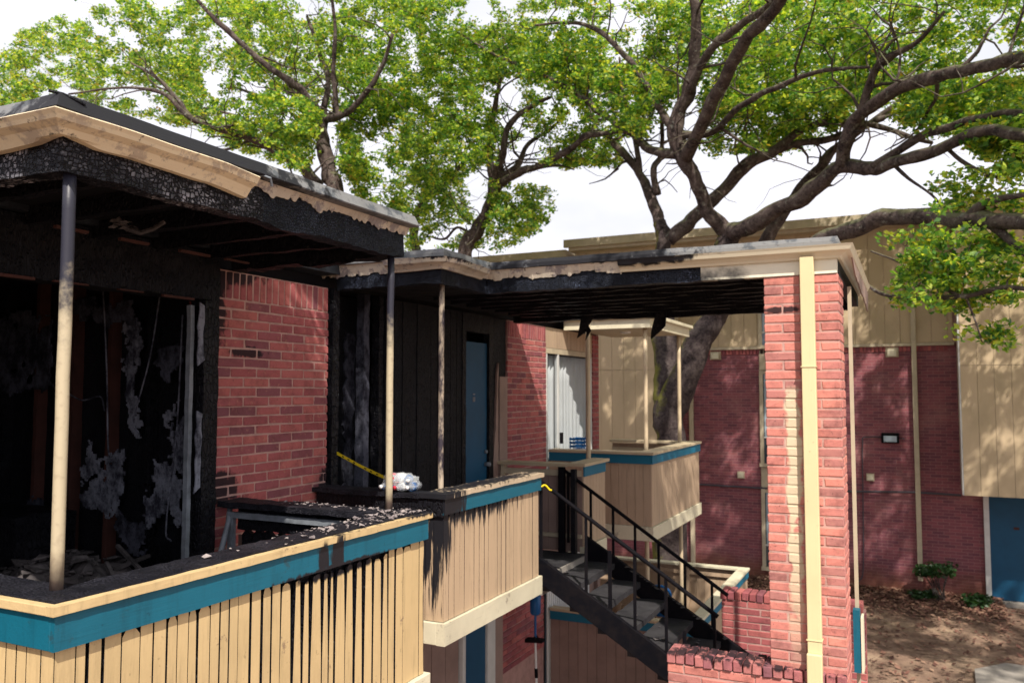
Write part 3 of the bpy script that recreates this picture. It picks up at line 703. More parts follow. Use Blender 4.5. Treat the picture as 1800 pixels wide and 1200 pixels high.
fl = mb.build('paint_flakes', 'flake', b1); fl['kind'] = 'stuff'
# posts of the front porch
for k, (x0, y0, m_) in enumerate(((-2.775, 1.985, 'post_paint'), (-2.80, 4.11, 'post_paint'))):
    p_ = pipe('porch_post', (x0, y0, 3.672), (x0, y0, BZ+0.02), (0.023, 0.021)[k], m_, None, 16, 0.003)
    tag(p_, ('cream steel post with sooty top at the nearest corner of the front balcony', 'cream steel post with sooty top at the far end of the front balcony rail')[k], 'post', 'posts holding up the burnt roofs')

# ------------------------------------------------------------------ front porch roof
pr = empty('porch_roof', 'charred flat porch roof with cracked black beam and cream gutter, over the front balcony', 'roof', (-3.4, 3, 5.2))
noisy_box('beam', -2.82, -2.74, 1.93, 2.95, BZ, 5.40, 'char_beam', pr, seg=0.035, amp=0.006, amp_low=0.014)
noisy_box('beam', -2.82, -2.742, 2.952, 4.16, BZ, 5.40, 'char_beam_blue', pr, seg=0.035, amp=0.006, amp_low=0.02)
noisy_box('beam', -4.05, -2.822, 1.93, 2.01, BZ, 5.40, 'char_beam', pr, seg=0.035, amp=0.006, amp_low=0.014)
noisy_box('beam', -4.05, -2.822, 4.08, 4.16, BZ, 5.40, 'char_wood', pr, seg=0.05, amp=0.008, amp_low=0.03)
for i in range(5):
    y0 = 2.25+i*0.4; noisy_box('joist', -4.05, -2.825, y0, y0+0.045, 5.235, 5.38, 'char_wood', pr, seg=0.08, amp=0.006, amp_low=0.01)
noisy_box('ceiling_board', -4.05, -2.83, 2.02, 4.07, 5.33, 5.37, 'soot_ceiling', pr, seg=0.2, amp=0.008)
def dent(q, j, f):
    n_ = noise.noise(q*3.0)*0.006
    if j in (0, 1):
        dc = (Vector((q.x, q.y))-Vector((-2.7, 1.88))).length
        q.z += max(0, 0.032*(1-dc/0.17))+noise.noise(q*9)*0.005
    if f > 0.93: q.z -= (f-0.93)*0.25; q.x += (f-0.93)*0.12
    q.x += n_; q.z += n_
    return q
GP = [(0.0, 5.285), (0.03, 5.285), (0.042, 5.30), (0.06, 5.322), (0.092, 5.338), (0.10, 5.352), (0.112, 5.366), (0.105, 5.372), (0.0, 5.372)]
sweep('gutter', GP, [(-4.6, 1.925), (-2.735, 1.925), (-2.735, 2.80)], 'gutter_cream', pr, dent, 0.03)
def tear(u):
    a = 0.060*abs(noise.noise(Vector((u*3.1, 0, 1))))+0.030*noise.noise(Vector((u*9, 0, 5)))+0.016*noise.noise(Vector((u*31, 0, 8)))
    b = round(a/.016)*.016
    return max(-.03, min(.033, .55*b+.45*a-.008))
def torn(q, j, f):
    if j in (0, 1):
        q.z += tear(q.y+q.x)
    q.x += noise.noise(q*4)*0.006; q.y += noise.noise(q*4+Vector((5, 0, 0)))*0.006
    return q
sweep('torn_fascia', [(0.0, 5.335), (0.006, 5.335), (0.03, 5.372), (0.0, 5.372)], [(-2.737, 2.80), (-2.737, 4.17)], 'gutter_torn', pr, torn, 0.008)
tube([(-2.70, 2.84, 5.36), (-2.66, 2.86, 5.378), (-2.63, 2.88, 5.366), (-2.64, 2.90, 5.335)], 0.006).build('bracket', 'metal_grey', pr)
sweep('roof_edge', [(-0.05, 5.374), (0.085, 5.374), (0.09, 5.38), (0.055, 5.442), (-0.05, 5.442)], [(-4.6, 1.925), (-2.735, 1.925), (-2.735, 4.18)], 'flash_grey', pr, lambda q, j, f: q+noise.noise_vector(q*5)*0.004, 0.04)
box('deck', -6.5, -2.80, 1.99, 4.17, 5.376, 5.436, 'roof_black', pr)
tube([at_x(85, 165, -2.70)+Vector((0, 0, .012)), at_x(110, 172, -2.68)+Vector((0, 0, .014)), at_x(150, 190, -2.66)+Vector((0, 0, .012))], 0.006, 6).build('loose_wire', 'char_wood', pr)
mb = MB()
for i in range(10): flake(mb, (-3.42+random.uniform(-.05, .05), 2.75+random.uniform(-.05, .05), 5.2+random.uniform(-.03, .02)), 0.03)
tube([(-3.42, 2.7, 5.22), (-3.40, 2.74, 5.17), (-3.38, 2.8, 5.16), (-3.36, 2.86, 5.19), (-3.33, 2.9, 5.23)], 0.012, 6, mb)
cl = mb.build('ceiling_light', 'debris'); tag(cl, 'melted remains of a ceiling light hanging under the charred front porch roof', 'ceiling light')

# ------------------------------------------------------------------ middle balcony
b2 = empty('wooden_balcony', 'tan board balcony scorched black at one corner, beside the top of the stairs', 'balcony', (-3.4, 5.8, FL))
y_ = 5.005
while y_ < 6.61:
    wd = random.choice([.075, .068, .08]); board_x(b2, -2.95+random.uniform(-.002, .002), y_, min(y_+wd, 6.63)-random.uniform(.002, .005), 2.795, 3.535, 'tan_board_burnt', taper=random.uniform(0, .003), top=random.choice(['flat', 'burnt'])); y_ += wd
noisy_box('backing', -2.995, -2.972, 5.03, 6.62, 2.8, 3.62, 'char_wood', b2, seg=0.15, amp=0.002)
x_ = -2.953
while x_ > -4.0:
    wd = random.choice([.075, .068, .08]); board_y(b2, 5.005, x_-wd+.004, x_, 2.795, 3.535, 'tan_board_burnt'); x_ -= wd
noisy_box('band', -2.948, -2.930, 4.985, 6.64, 3.528, 3.638, 'teal_band_burnt', b2, seg=.04, amp=.0018)
noisy_box('band', -4.05, -2.95, 4.985, 5.003, 3.50, 3.638, 'char_wood', b2, seg=0.05, amp=0.006, amp_low=0.02)
noisy_box('top_rail', -3.13, -2.915, 4.97, 6.67, 3.64, 3.674, 'cap_burnt', b2, seg=0.04, amp=0.003)
noisy_box('top_rail', -4.10, -3.132, 4.96, 5.14, 3.635, 3.67, 'char_cap', b2, seg=0.04, amp=0.008)
noisy_box('trim', -2.99, -2.925, 4.98, 6.65, 2.64, 2.79, 'white_trim', b2, seg=.05, amp=.0018)
box('trim', -4.0, -2.992, 4.98, 5.02, 2.64, 2.79, 'white_trim', b2, bevel=0.004)
box('deck', -4.06, -3.0, 5.025, 6.63, 2.645, FL, 'soot_ceiling', b2)
p_ = pipe('porch_post', (-3.17, 5.33, 2.75), (-3.17, 5.33, BZ+.03), 0.021, 'post_scorched', None, 14, 0.003)
tag(p_, 'flaking scorched steel post at the corner of the middle balcony', 'post', 'posts holding up the burnt roofs')

# ------------------------------------------------------------------ breezeway roof
br = empty('breezeway_roof', 'long flat roof over the stairs with charred beam turning white at the brick column', 'roof', (-2, 7, 5.2))
noisy_box('beam', -4.05, -3.10, 5.20, 5.28, BZ, 5.34, 'char_beam_blue', br, seg=0.04, amp=0.008, amp_low=0.02)
noisy_box('beam', -3.18, -3.10, 5.282, 5.93, BZ, 5.34, 'char_beam_blue', br, seg=0.04, amp=0.006, amp_low=0.014)
noisy_box('beam', -3.10, -1.05, 5.94, 6.02, BZ, 5.34, 'char_beam_blue', br, seg=0.04, amp=0.005, amp_low=0.010)
noisy_box('beam', -1.35, -0.43, 5.93, 6.018, BZ+.002, 5.338, 'white_beam', br, seg=0.05, amp=0.001)
box('beam', -0.50, -0.425, 6.02, 8.38, BZ, 5.338, 'char_wood', br)
noisy_box('beam', -4.0, -0.505, 8.30, 8.38, BZ-.03, 5.338, 'char_wood', br, seg=0.07, amp=0.006, amp_low=0.015)
noisy_box('soffit', -4.05, -0.51, 6.03, 8.29, 5.225, 5.25, 'soot_ceiling', br, seg=0.12, amp=0.01)
noisy_box('soffit', -4.05, -3.19, 5.29, 6.02, 5.225, 5.25, 'soot_ceiling', br, seg=0.12, amp=0.01)
for i in range(7): noisy_box('joist', -3.8, -0.52, 6.25+i*.3, 6.29+i*.3, 5.19, 5.224, 'char_wood', br, seg=0.09, amp=0.006, amp_low=0.012)
G2 = [(0.0, 5.285), (0.02, 5.285), (0.03, 5.30), (0.055, 5.318), (0.085, 5.33), (0.095, 5.352), (0.105, 5.368), (0.0, 5.368)]
sweep('gutter', G2, [(-1.95, 5.928), (-0.425, 5.928), (-0.425, 8.40)], 'gutter_white', br, None, 0.05)
def melt(q, j, f):
    n_ = noise.noise(q*5)*0.012; q.z += n_-0.02*max(0, f-0.6); q.x += n_*0.7
    return q
sweep('gutter', G2, [(-3.55, 5.198), (-3.098, 5.198), (-3.098, 5.80)], 'gutter_torn', br, melt, 0.03)
def torn2(q, j, f):
    if j in (0, 1): q.z += tear(q.y+q.x)-.008
    q.y += noise.noise(q*4)*0.006
    return q
sweep('torn_fascia', [(0.0, 5.302), (0.006, 5.300), (0.04, 5.368), (0.0, 5.368)], [(-3.098, 5.80), (-3.098, 5.938), (-1.95, 5.938)], 'gutter_torn', br, torn2, 0.008)
sweep('torn_fascia', [(0.0, 5.29), (0.006, 5.288), (0.03, 5.368), (0.0, 5.368)], [(-4.2, 5.198), (-3.55, 5.198)], 'gutter_torn', br, torn, 0.008)
sweep('roof_edge', [(-0.05, 5.37), (0.06, 5.37), (0.06, 5.40), (0.05, 5.43), (-0.05, 5.43)], [(-4.2, 5.198), (-3.098, 5.198), (-3.098, 5.938), (-0.47, 5.938), (-0.47, 8.36)], 'flash_grey', br, lambda q, j, f: q+noise.noise_vector(q*5)*0.004, 0.05)
box('deck', -4.0, -3.15, 5.25, 8.36, 5.366, 5.425, 'roof_black', br); box('deck', -3.148, -0.52, 5.99, 8.36, 5.366, 5.424, 'roof_black', br)
# loose siding hanging off the outer eave
extrude('torn_strip', jag([(6.0, 5.30), (8.3, 5.30), (8.2, 5.12), (7.6, 5.16), (7.0, 5.18), (6.4, 5.22)], .1, .012), 'x', -0.345, -0.335, 'tan_shade_board', br)
# two burnt scraps that hang from the far edge of the roof
def scrap(label, pxs, y):
    pts = [at_y(a, b, y) for a, b in pxs]
    V = []; n = len(pts)
    for k, off in ((0, 0), (1, 0.012)):
        for i, p in enumerate(pts): V.append((p.x, p.y+off+0.05*math.sin(3*i/n), p.z))
    F = [tuple(range(n)), tuple(range(2*n-1, n-1, -1))]+[(i, (i+1) % n, n+(i+1) % n, n+i) for i in range(n)]
    tag(mesh('burnt_scrap', V, F, 'char_wood'), label, 'scrap', 'burnt scraps hanging from the breezeway roof')
scrap('ragged black burnt scrap hanging under the breezeway roof, left of the pair', [(1025, 535), (1048, 535), (1040, 560), (1032, 572), (1036, 580), (1026, 598), (1028, 582), (1012, 594), (1016, 580)], 8.25)
scrap('curved black burnt scrap hanging under the breezeway roof, right of the pair', [(1158, 535), (1172, 535), (1168, 572), (1158, 582), (1146, 592), (1142, 596), (1142, 585), (1147, 566)], 8.25)

# ------------------------------------------------------------------ brick column and low walls
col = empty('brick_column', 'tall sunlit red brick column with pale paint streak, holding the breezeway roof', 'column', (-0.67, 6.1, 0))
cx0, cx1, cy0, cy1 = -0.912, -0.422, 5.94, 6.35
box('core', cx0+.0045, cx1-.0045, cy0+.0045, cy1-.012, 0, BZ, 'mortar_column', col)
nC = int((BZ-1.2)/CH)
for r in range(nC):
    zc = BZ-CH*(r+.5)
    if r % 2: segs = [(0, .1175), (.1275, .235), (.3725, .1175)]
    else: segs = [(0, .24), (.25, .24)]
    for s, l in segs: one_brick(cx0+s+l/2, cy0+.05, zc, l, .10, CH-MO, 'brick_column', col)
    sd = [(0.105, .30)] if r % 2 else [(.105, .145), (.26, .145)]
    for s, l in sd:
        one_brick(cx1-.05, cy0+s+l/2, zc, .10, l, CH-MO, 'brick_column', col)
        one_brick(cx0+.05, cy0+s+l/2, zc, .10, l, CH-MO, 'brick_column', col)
ds = empty('downspout', 'cream painted rectangular downspout fixed to the sunlit brick column', 'downspout', (-0.6, 5.9, 2))
dx0, dx1 = -0.66, -0.575
extrude('pipe', [(dx0, 5.865), (dx1, 5.865), (dx1+.003, 5.87), (dx1+.003, 5.925), (dx0-.003, 5.925), (dx0-.003, 5.87)], 'z', 2.66, 5.30, 'downspout_paint', ds, bevel=0.006)
extrude('pipe', [(dx0-.006, 5.83), (dx1+.005, 5.83), (dx1+.005, 5.90), (dx0-.006, 5.90)], 'z', 1.2, 2.66, 'downspout_paint', ds, bevel=0.006)
for zz in (2.74, 4.55): box('strap', dx0-.008, dx1+.008, 5.86, 5.935, zz, zz+.006, 'downspout_paint', ds)
rb = empty('side_railing', 'thin cream and teal rail end behind the outer edge of the brick column', 'railing', (-0.36, 6.6, 2))
box('post', -0.40, -0.375, 6.45, 6.49, 1.2, 5.15, 'frame_beige', rb); box('band', -0.41, -0.365, 6.36, 6.44, 2.42, 2.85, 'teal_band', rb); box('cap', -0.36, -0.345, 6.36, 6.5, 2.42, 2.80, 'white_trim', rb)
def low_wall(label, x0, x1, y0, y1, ztop, mat, capmat, zb=1.15):
    w_ = empty('brick_low_wall', label, 'wall', ((x0+x1)/2, y0, 0), 'low brick walls round the stair landing')
    box('core', x0+.005, x1-.005, y0+.005, y1-.005, 0, ztop-.078, 'mortar', w_)
    brick_face(w_, 'x', y0, x0, x1, zb, ztop-.078, mat, 0.1, -1)
    x_ = x0-.01; k = 0
    while x_ < x1-.02:
        o = one_brick(x_+.033, (y0+y1)/2-.004, ztop-.037+random.uniform(-.005, .003), .058, (y1-y0)+.02+random.uniform(-.02, .014), .072, capmat, w_); o.rotation_euler = (random.uniform(-.02, .02), 0, random.uniform(-.03, .03)); x_ += .067
    return w_
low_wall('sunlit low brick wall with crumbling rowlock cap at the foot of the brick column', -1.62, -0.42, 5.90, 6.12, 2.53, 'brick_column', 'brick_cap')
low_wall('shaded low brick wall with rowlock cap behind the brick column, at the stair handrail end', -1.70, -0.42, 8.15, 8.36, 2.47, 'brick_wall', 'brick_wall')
box_l = box('landing_slab', -1.65, -0.43, 6.13, 8.14, 1.25, 1.38, 'concrete'); tag(box_l, 'concrete stair landing slab between the two low brick walls', 'landing')

# ------------------------------------------------------------------ stairs
st = empty('staircase', 'burnt open staircase with black steel stringers, handrails and scorched concrete treads', 'staircase', (-2.2, 7.4, 1.3))
sx0, sz0 = -3.05, FL; SL = 0.60
def sl(x, off): return (x, sz0-(x-sx0)*SL+off)
for yy, nm in ((6.83, 'near'), (8.02, 'far')):
    o = extrude('stringer', [sl(-3.05, .19), sl(-2.98, .19), sl(-0.9, .19), sl(-0.9, -.03), sl(-2.98, -.03), (-3.05, FL-.06)], 'y', yy, yy+.05, 'steel_black', st, bevel=0.004)
nst = 9
for i in range(nst):
    xa = sx0+0.02+i*0.262; zt = FL-i*0.157-0.06
    noisy_box('tread', xa, xa+0.30, 6.885, 8.015, zt-.055, zt, 'tread', st, seg=0.07, amp=0.007)
def rail(y, x0, z0, x1, z1, posts, zfoot):
    tube(catmull([(x0, y, z0), ((x0+x1)/2, y, (z0+z1)/2), (x1, y, z1)], 4), 0.019, 8).build('handrail', 'steel_black', st, smooth=True)
    for xp in posts:
        zt = z0+(z1-z0)*(xp-x0)/(x1-x0)
        box('baluster', xp-.011, xp+.011, y-.011, y+.011, FL-(xp-sx0)*SL+zfoot, zt, 'steel_black', st)
rail(6.86, -3.05, 3.585, -1.46, 2.56, (-3.03, -2.6, -2.16, -1.89, -1.49), -.02)
rail(8.06, -3.29, 3.56, -1.62, 2.45, (-3.25, -3.0, -2.76, -2.53, -2.29, -2.03, -1.77), -.02)
for xp, zt in ((-1.75, 2.40), (-1.32, 2.2), (-2.4, 3.0)): noisy_box('baluster', xp-.014, xp+.014, 6.90, 6.925, FL-(xp-sx0)*SL-.02, zt, 'steel_black', st, seg=.05, amp=.003)
box('newel_post', -3.34, -3.28, 8.0, 8.06, FL, 3.60, 'steel_black', st); box('newel_post', -3.20, -3.15, 8.0, 8.06, FL, 3.58, 'char_wood', st)
tube([(-2.1, 6.4, 1.75), (-1.85, 6.4, 1.97), (-1.7, 6.4, 2.08)], .016).build('handrail', 'steel_black', st)
box('baluster', -1.93, -1.905, 6.39, 6.41, 0.8, 1.9, 'steel_black', st)
lf = noisy_box('floor', -4.05, -3.05, 6.66, 8.06, 2.62, FL, 'tread', st, seg=0.1, amp=0.004)
box('riser', -3.05, -3.03, 6.88, 8.01, 2.56, 2.715, 'concrete', st)
for (a, b, c, d) in ((-3.2, 7.7, 2.9, .05), (-2.75, 7.2, 2.45, .04), (-2.2, 7.6, 2.2, .05)):
    pass
mb = MB()
for i in range(36):
    k = random.randrange(nst); xa = sx0+0.05+k*0.262
    flake(mb, (xa+random.uniform(0, .26), random.uniform(6.95, 7.95), FL-k*.157-.05), random.choice([.015, .03, .05]))
for i in range(30):
    x0 = random.uniform(-3.0, -1.4); flake(mb, (x0, 8.0+random.uniform(-.03, .0), FL-(x0-sx0)*SL+.2), random.choice([.02, .035]))
o = mb.build('burnt_debris', 'debris', st); o['kind'] = 'stuff'

# landing railing across the stairs
lr = empty('wooden_railing', 'tan board railing with teal end between the stairs and the far balcony', 'railing', (-3.4, 8.3, FL))
x_ = -4.0
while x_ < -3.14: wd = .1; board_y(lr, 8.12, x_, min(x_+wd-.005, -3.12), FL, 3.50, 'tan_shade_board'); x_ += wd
box('rail', -4.05, -3.12, 8.09, 8.118, 3.50, 3.56, 'frame_beige', lr); box('rail', -4.05, -3.12, 8.09, 8.118, 2.86, 2.90, 'frame_beige', lr)
box('post', -4.05, -4.005, 8.08, 8.13, FL, 3.60, 'frame_beige', lr)
noisy_box('top_rail', -4.12, -3.25, 8.03, 8.21, 3.60, 3.632, 'cap_plain', lr, seg=.08, amp=.002)
noisy_box('top_rail', -3.25, -3.05, 8.03, 8.80, 3.61, 3.642, 'cap_plain', lr, seg=.08, amp=.002)
y_ = 8.12
while y_ < 8.72: board_x(lr, -3.10, y_, y_+.092, 2.78, 3.51, 'tan_board'); y_ += .096
box('band', -3.098, -3.08, 8.10, 8.76, 3.50, 3.605, 'teal_plain', lr, bevel=.003)
box('trim', -3.14, -3.075, 8.10, 8.77, 2.62, 2.775, 'white_trim', lr, bevel=.004)
p_ = pipe('porch_post', (-3.27, 8.72, FL), (-3.27, 8.72, 5.21), 0.026, 'post_clean', None, 12, .004)
tag(p_, 'slim tan steel post at the end of the stair landing railing', 'post', 'posts beyond the stairs')

# ------------------------------------------------------------------ far balcony
b3 = empty('wooden_balcony', 'unburnt tan board balcony with teal band and its own white roof, beyond the stairs', 'balcony', (-3.4, 10.6, FL))
fx, fy0, fy1 = -2.76, 9.45, 11.85
y_ = fy0+.02
while y_ < fy1-.02: wd = .1; board_x(b3, fx, y_, min(y_+wd, fy1)-.004, 2.81, 3.54, 'tan_board'); y_ += wd
x_ = fx-.004
while x_ > -4.05: wd = .1; board_y(b3, fy0, max(x_-wd+.004, -4.06), x_, 2.81, 3.54, 'tan_board'); x_ -= wd
box('inner_panel', -4.05, fx-.02, fy1-.02, fy1, 2.81, 3.62, 'tan_board', b3)
box('band', fx+.002, fx+.02, fy0-.02, fy1+.01, 3.535, 3.64, 'teal_plain', b3, bevel=.003)
box('band', -4.06, fx, fy0-.02, fy0-.002, 3.535, 3.64, 'teal_plain', b3, bevel=.003)
box('top_rail', fx-.18, fx+.035, fy0-.035, fy1+.03, 3.642, 3.674, 'cap_plain', b3, bevel=.003)
box('top_rail', -4.06, fx-.182, fy0-.035, fy0+.17, 3.642, 3.674, 'cap_plain', b3, bevel=.003)
box('top_rail', -4.06, fx-.182, fy1-.15, fy1+.03, 3.642, 3.674, 'cap_plain', b3, bevel=.003)
box('rail', -4.05, fx-.2, fy1-.06, fy1-.022, 3.50, 3.56, 'frame_beige', b3)
box('trim', fx-.04, fx+.025, fy0-.025, fy1+.02, 2.645, 2.805, 'white_trim', b3, bevel=.004)
box('trim', -4.06, fx-.042, fy0-.025, fy0+.02, 2.645, 2.805, 'white_trim', b3, bevel=.004)
box('deck', -4.06, fx-.045, fy0+.022, fy1, 2.65, FL, 'concrete', b3)
rf = box('roof', -4.06, -2.95, 9.98, 11.9, 5.205, 5.33, 'frame_beige', b3)
box('fascia', -4.06, -2.90, 9.93, 9.978, 5.18, 5.33, 'white_trim', rf, bevel=.004); box('fascia', -2.948, -2.90, 9.98, 11.95, 5.18, 5.33, 'white_trim', rf, bevel=.004)
box('gutter', -4.06, -2.85, 9.88, 9.928, 5.30, 5.345, 'white_trim', rf, bevel=.006); box('gutter', -2.898, -2.85, 9.93, 11.98, 5.30, 5.345, 'white_trim', rf, bevel=.006)
tube([(-3.5, 10.8, 5.205), (-3.5, 10.8, 5.18)], .07, 14).build('ceiling_light', 'plastic_white', rf)
for k, yy in enumerate((10.05, 11.72)):
    p_ = pipe('porch_post', (-3.0, yy, 0), (-3.0, yy, 5.205), .026, 'post_clean', None, 12, .003)
    tag(p_, ('slim tan steel post at the near corner of the far balcony', 'slim tan steel post at the far corner of the far balcony')[k], 'post', 'posts beyond the stairs')
ck = empty('storage_crate', 'small dark blue plastic basket behind the far balcony rail', 'basket', (-3.75, 9.72, 3.6))
for k in range(5): box('slat', -3.86, -3.66, 9.62, 9.628, 3.60+k*.045, 3.60+k*.045+.028, 'plastic_blue', ck); box('slat', -3.86, -3.66, 9.812, 9.82, 3.60+k*.045, 3.60+k*.045+.028, 'plastic_blue', ck)
for xx in (-3.86, -3.81, -3.76, -3.71, -3.67): box('rib', xx, xx+.012, 9.629, 9.637, 3.60, 3.815, 'plastic_blue', ck)
box('base', -3.86, -3.66, 9.638, 9.811, 3.60, 3.61, 'plastic_blue', ck)

# ------------------------------------------------------------------ ground floor patio fence beyond the stairs
pf = empty('patio_fence', 'tan board patio fence with teal band and sunlit cap, on the ground beyond the stairs', 'fence', (-3.3, 11, 0))
qx, q0, q1, qz = -2.28, 9.45, 12.8, 1.75
x_ = -4.05
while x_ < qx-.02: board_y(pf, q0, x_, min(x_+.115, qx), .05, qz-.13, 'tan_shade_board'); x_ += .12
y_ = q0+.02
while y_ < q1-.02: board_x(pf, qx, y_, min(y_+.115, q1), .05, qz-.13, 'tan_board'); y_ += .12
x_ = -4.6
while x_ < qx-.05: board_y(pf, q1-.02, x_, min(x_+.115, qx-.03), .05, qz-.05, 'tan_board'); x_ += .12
for zz in (qz-.16, 0.95): box('rail', -4.6, qx-.05, q1-.06, q1-.022, zz, zz+.06, 'tan_board', pf)
for xx in (-4.3, -3.2): box('post', xx, xx+.06, q1-.08, q1-.022, .05, qz-.05, 'tan_board', pf)
box('band', -4.05, qx, q0-.02, q0-.002, qz-.135, qz-.035, 'teal_plain', pf); box('band', qx+.002, qx+.02, q0-.02, q1, qz-.135, qz-.035, 'teal_plain', pf)
box('cap', -4.05, qx-.12, q0-.03, q0+.10, qz-.033, qz, 'cap_plain', pf, bevel=.003); box('cap', qx-.118, qx+.035, q0-.03, q1+.03, qz-.033, qz, 'white_trim', pf, bevel=.003)
box('cap', -4.7, qx-.12, q1-.11, q1+.03, qz-.033, qz, 'white_trim', pf, bevel=.003)
# blue folding chair frame in the patio
ch = empty('folding_chair', 'blue tubular chair back standing in the ground floor patio', 'chair', (-3.2, 11, 0))
cp = at_y(1155, 1050, 11.0)
tube(catmull([(cp.x-.18, 11, 0.1), (cp.x-.2, 11, cp.z-.1), (cp.x-.15, 11, cp.z+.10), (cp.x+.05, 11, cp.z+.16), (cp.x+.18, 11, cp.z+.08), (cp.x+.16, 11.05, cp.z-.2), (cp.x+.14, 11.1, .1)], 5), .018).build('frame', 'plastic_blue', ch, smooth=True)
box('seat', cp.x-.2, cp.x+.16, 10.9, 11.25, .42, .45, 'plastic_blue', ch); box('backrest', cp.x-.16, cp.x+.12, 11.02, 11.04, cp.z-.25, cp.z-.1, 'plastic_blue', ch)
tube([(cp.x, 11, cp.z-.2), (cp.x+.02, 11, cp.z+.15)], .014).build('brace', 'plastic_blue', ch)
# mop
mo = empty('mop', 'blue headed mop with white pole leaning by the tan patio fence below the stairs', 'mop', (-3.72, 8.5, 0))
a = at_y(941, 1062, 8.5); b_ = at_y(941, 1126, 8.5); c_ = at_y(943, 1200, 8.5)
tube([(a.x, 8.5, a.z+.11), (a.x, 8.5, a.z+.10), (a.x, 8.5, a.z-.09), (a.x, 8.5, a.z-.11)], [.045, .062, .058, .04], 14).build('bottle', 'plastic_blue', mo, smooth=True)
tube([(a.x, 8.5, a.z-.1), (b_.x, 8.5, b_.z)], .014).build('grip', 'plastic_blue', mo)
extrude('head', [(b_.x-.11, b_.z-.02), (b_.x+.10, b_.z+.0), (b_.x+.10, b_.z+.03), (b_.x+.02, b_.z+.03), (b_.x, b_.z+.06), (b_.x-.02, b_.z+.03), (b_.x-.11, b_.z+.02)], 'y', 8.46, 8.54, 'steel_black', mo)
tube([(b_.x, 8.5, b_.z), (c_.x, 8.5, c_.z), (c_.x+.02, 8.5, 0.05)], .013).build('pole', 'plastic_white', mo)
tube([(c_.x-.005, 8.5, c_.z+.16), (c_.x, 8.5, c_.z+.06)], .02).build('clip', 'steel_black', mo)

# ------------------------------------------------------------------ things on the rails
bp = empty('bottle_pack', 'crumpled pack of clear plastic bottles with red and blue wrap on the burnt rail', 'bottles', (-3.28, 5.06, 3.67))
spots = [(-3.44, 5.04, 3.705, 0), (-3.37, 5.05, 3.705, .3), (-3.30, 5.03, 3.705, -.2), (-3.24, 5.06, 3.705, .1), (-3.40, 5.05, 3.762, .15), (-3.33, 5.05, 3.765, -.25), (-3.27, 5.05, 3.755, .5)]
for k, (x0, y0, z0, a_) in enumerate(spots):
    d = Vector((math.sin(a_), -math.cos(a_), 0)); P = [Vector((x0, y0, z0))+d*s for s in (-.09, -.085, -.03, .03, .06, .075, .085)]
    bt_ = tube(P, [.02, .03, .032, .03, .024, .012, .012], 12).build('bottle', 'clear_plastic', bp, smooth=True)
    tube([P[2]+d*.01, P[3]], .0328, 12).build('label_band', ('plastic_blue', 'plastic_red', 'plastic_white')[k % 3], bt_, smooth=True)
    tube([P[-1], P[-1]+d*.014], .014, 10).build('cap', ('plastic_white', 'plastic_blue', 'plastic_red')[k % 3], bt_, smooth=True)
V = []; F = []; nu, nv = 22, 12
for i in range(nu):
    for j in range(nv+1):
        a_ = 2*math.pi*i/nu; e = math.pi*j/nv-math.pi/2
        p = Vector((.155*math.cos(e)*math.cos(a_), .095*math.cos(e)*math.sin(a_), .062*math.sin(e)))
        p += noise.noise_vector(p*22)*.03; V.append((p.x-3.33, p.y+5.045, max(3.676, p.z+3.735)))
for i in range(nu):
    for j in range(nv): F.append((i*(nv+1)+j, ((i+1) % nu)*(nv+1)+j, ((i+1) % nu)*(nv+1)+j+1, i*(nv+1)+j+1))
t = NT('film'); t.fin((0.9, 0.93, 0.97), 0.15, 0.6)
tb = t.n('BsdfTransparent'); ms_ = t.n('MixShader', {0: 0.22, 1: tb.outputs[0], 2: t.b.outputs[0]}); t.t.links.new(ms_.outputs[0], t.out.inputs['Surface'])
mesh('wrap', V, F, 'film', bp)
def ribbon(name, P, w, mat, label, dash=True):
    P = catmull(P, 10); V = []; F = []; D = MB()
    for i, p in enumerate(P):
        tw = 0.5*math.sin(i*.23); d = Vector((0.3*math.sin(tw), 0, math.cos(tw)))*w/2
        V += [p-d, p+d]
        if i: F.append((2*i-2, 2*i, 2*i+1, 2*i-1))
    o = mesh(name, V, F, mat); o.modifiers.new('solid', 'SOLIDIFY').thickness = 0.002; tag(o, label, 'tape')
    return o, V
tp, TV = ribbon('barrier_tape', [at_x(592, 796, W+.02), at_y(640, 822, 5.2), at_y(690, 845, 5.10), at_y(712, 852, 5.05)], .024, 'tape_yellow', 'yellow barrier tape sagging from the burnt window to the middle balcony rail')
D = MB()
for i in range(2, len(TV)//2-2, 2):
    if i % 8 == 0: continue
    a_, b_2, c_2, d_2 = TV[2*i], TV[2*i+1], TV[2*i+3], TV[2*i+2]
    m1 = a_.lerp(b_2, .3); m2 = a_.lerp(b_2, .7); m3 = d_2.lerp(c_2, .7).lerp(m2, .3); m4 = d_2.lerp(c_2, .3).lerp(m1, .3); off = Vector((.004, -.006, 0))
    D.add([m1+off, m2+off, m3+off, m4+off], [(0, 1, 2, 3)])
D.build('printed_mark', 'black_print', tp)
tube(catmull([at_y(945, 848, 6.8), at_y(950, 855, 6.8), at_y(958, 852, 6.82), at_y(966, 860, 6.84), at_y(970, 861, 6.84)], 4), [.006]+[.013]*2+[.008]*14, 6).build('barrier_tape', 'tape_yellow')
tag(bpy.data.objects['barrier_tape.001'], 'knotted scrap of yellow barrier tape tied to the stair handrail top', 'tape')
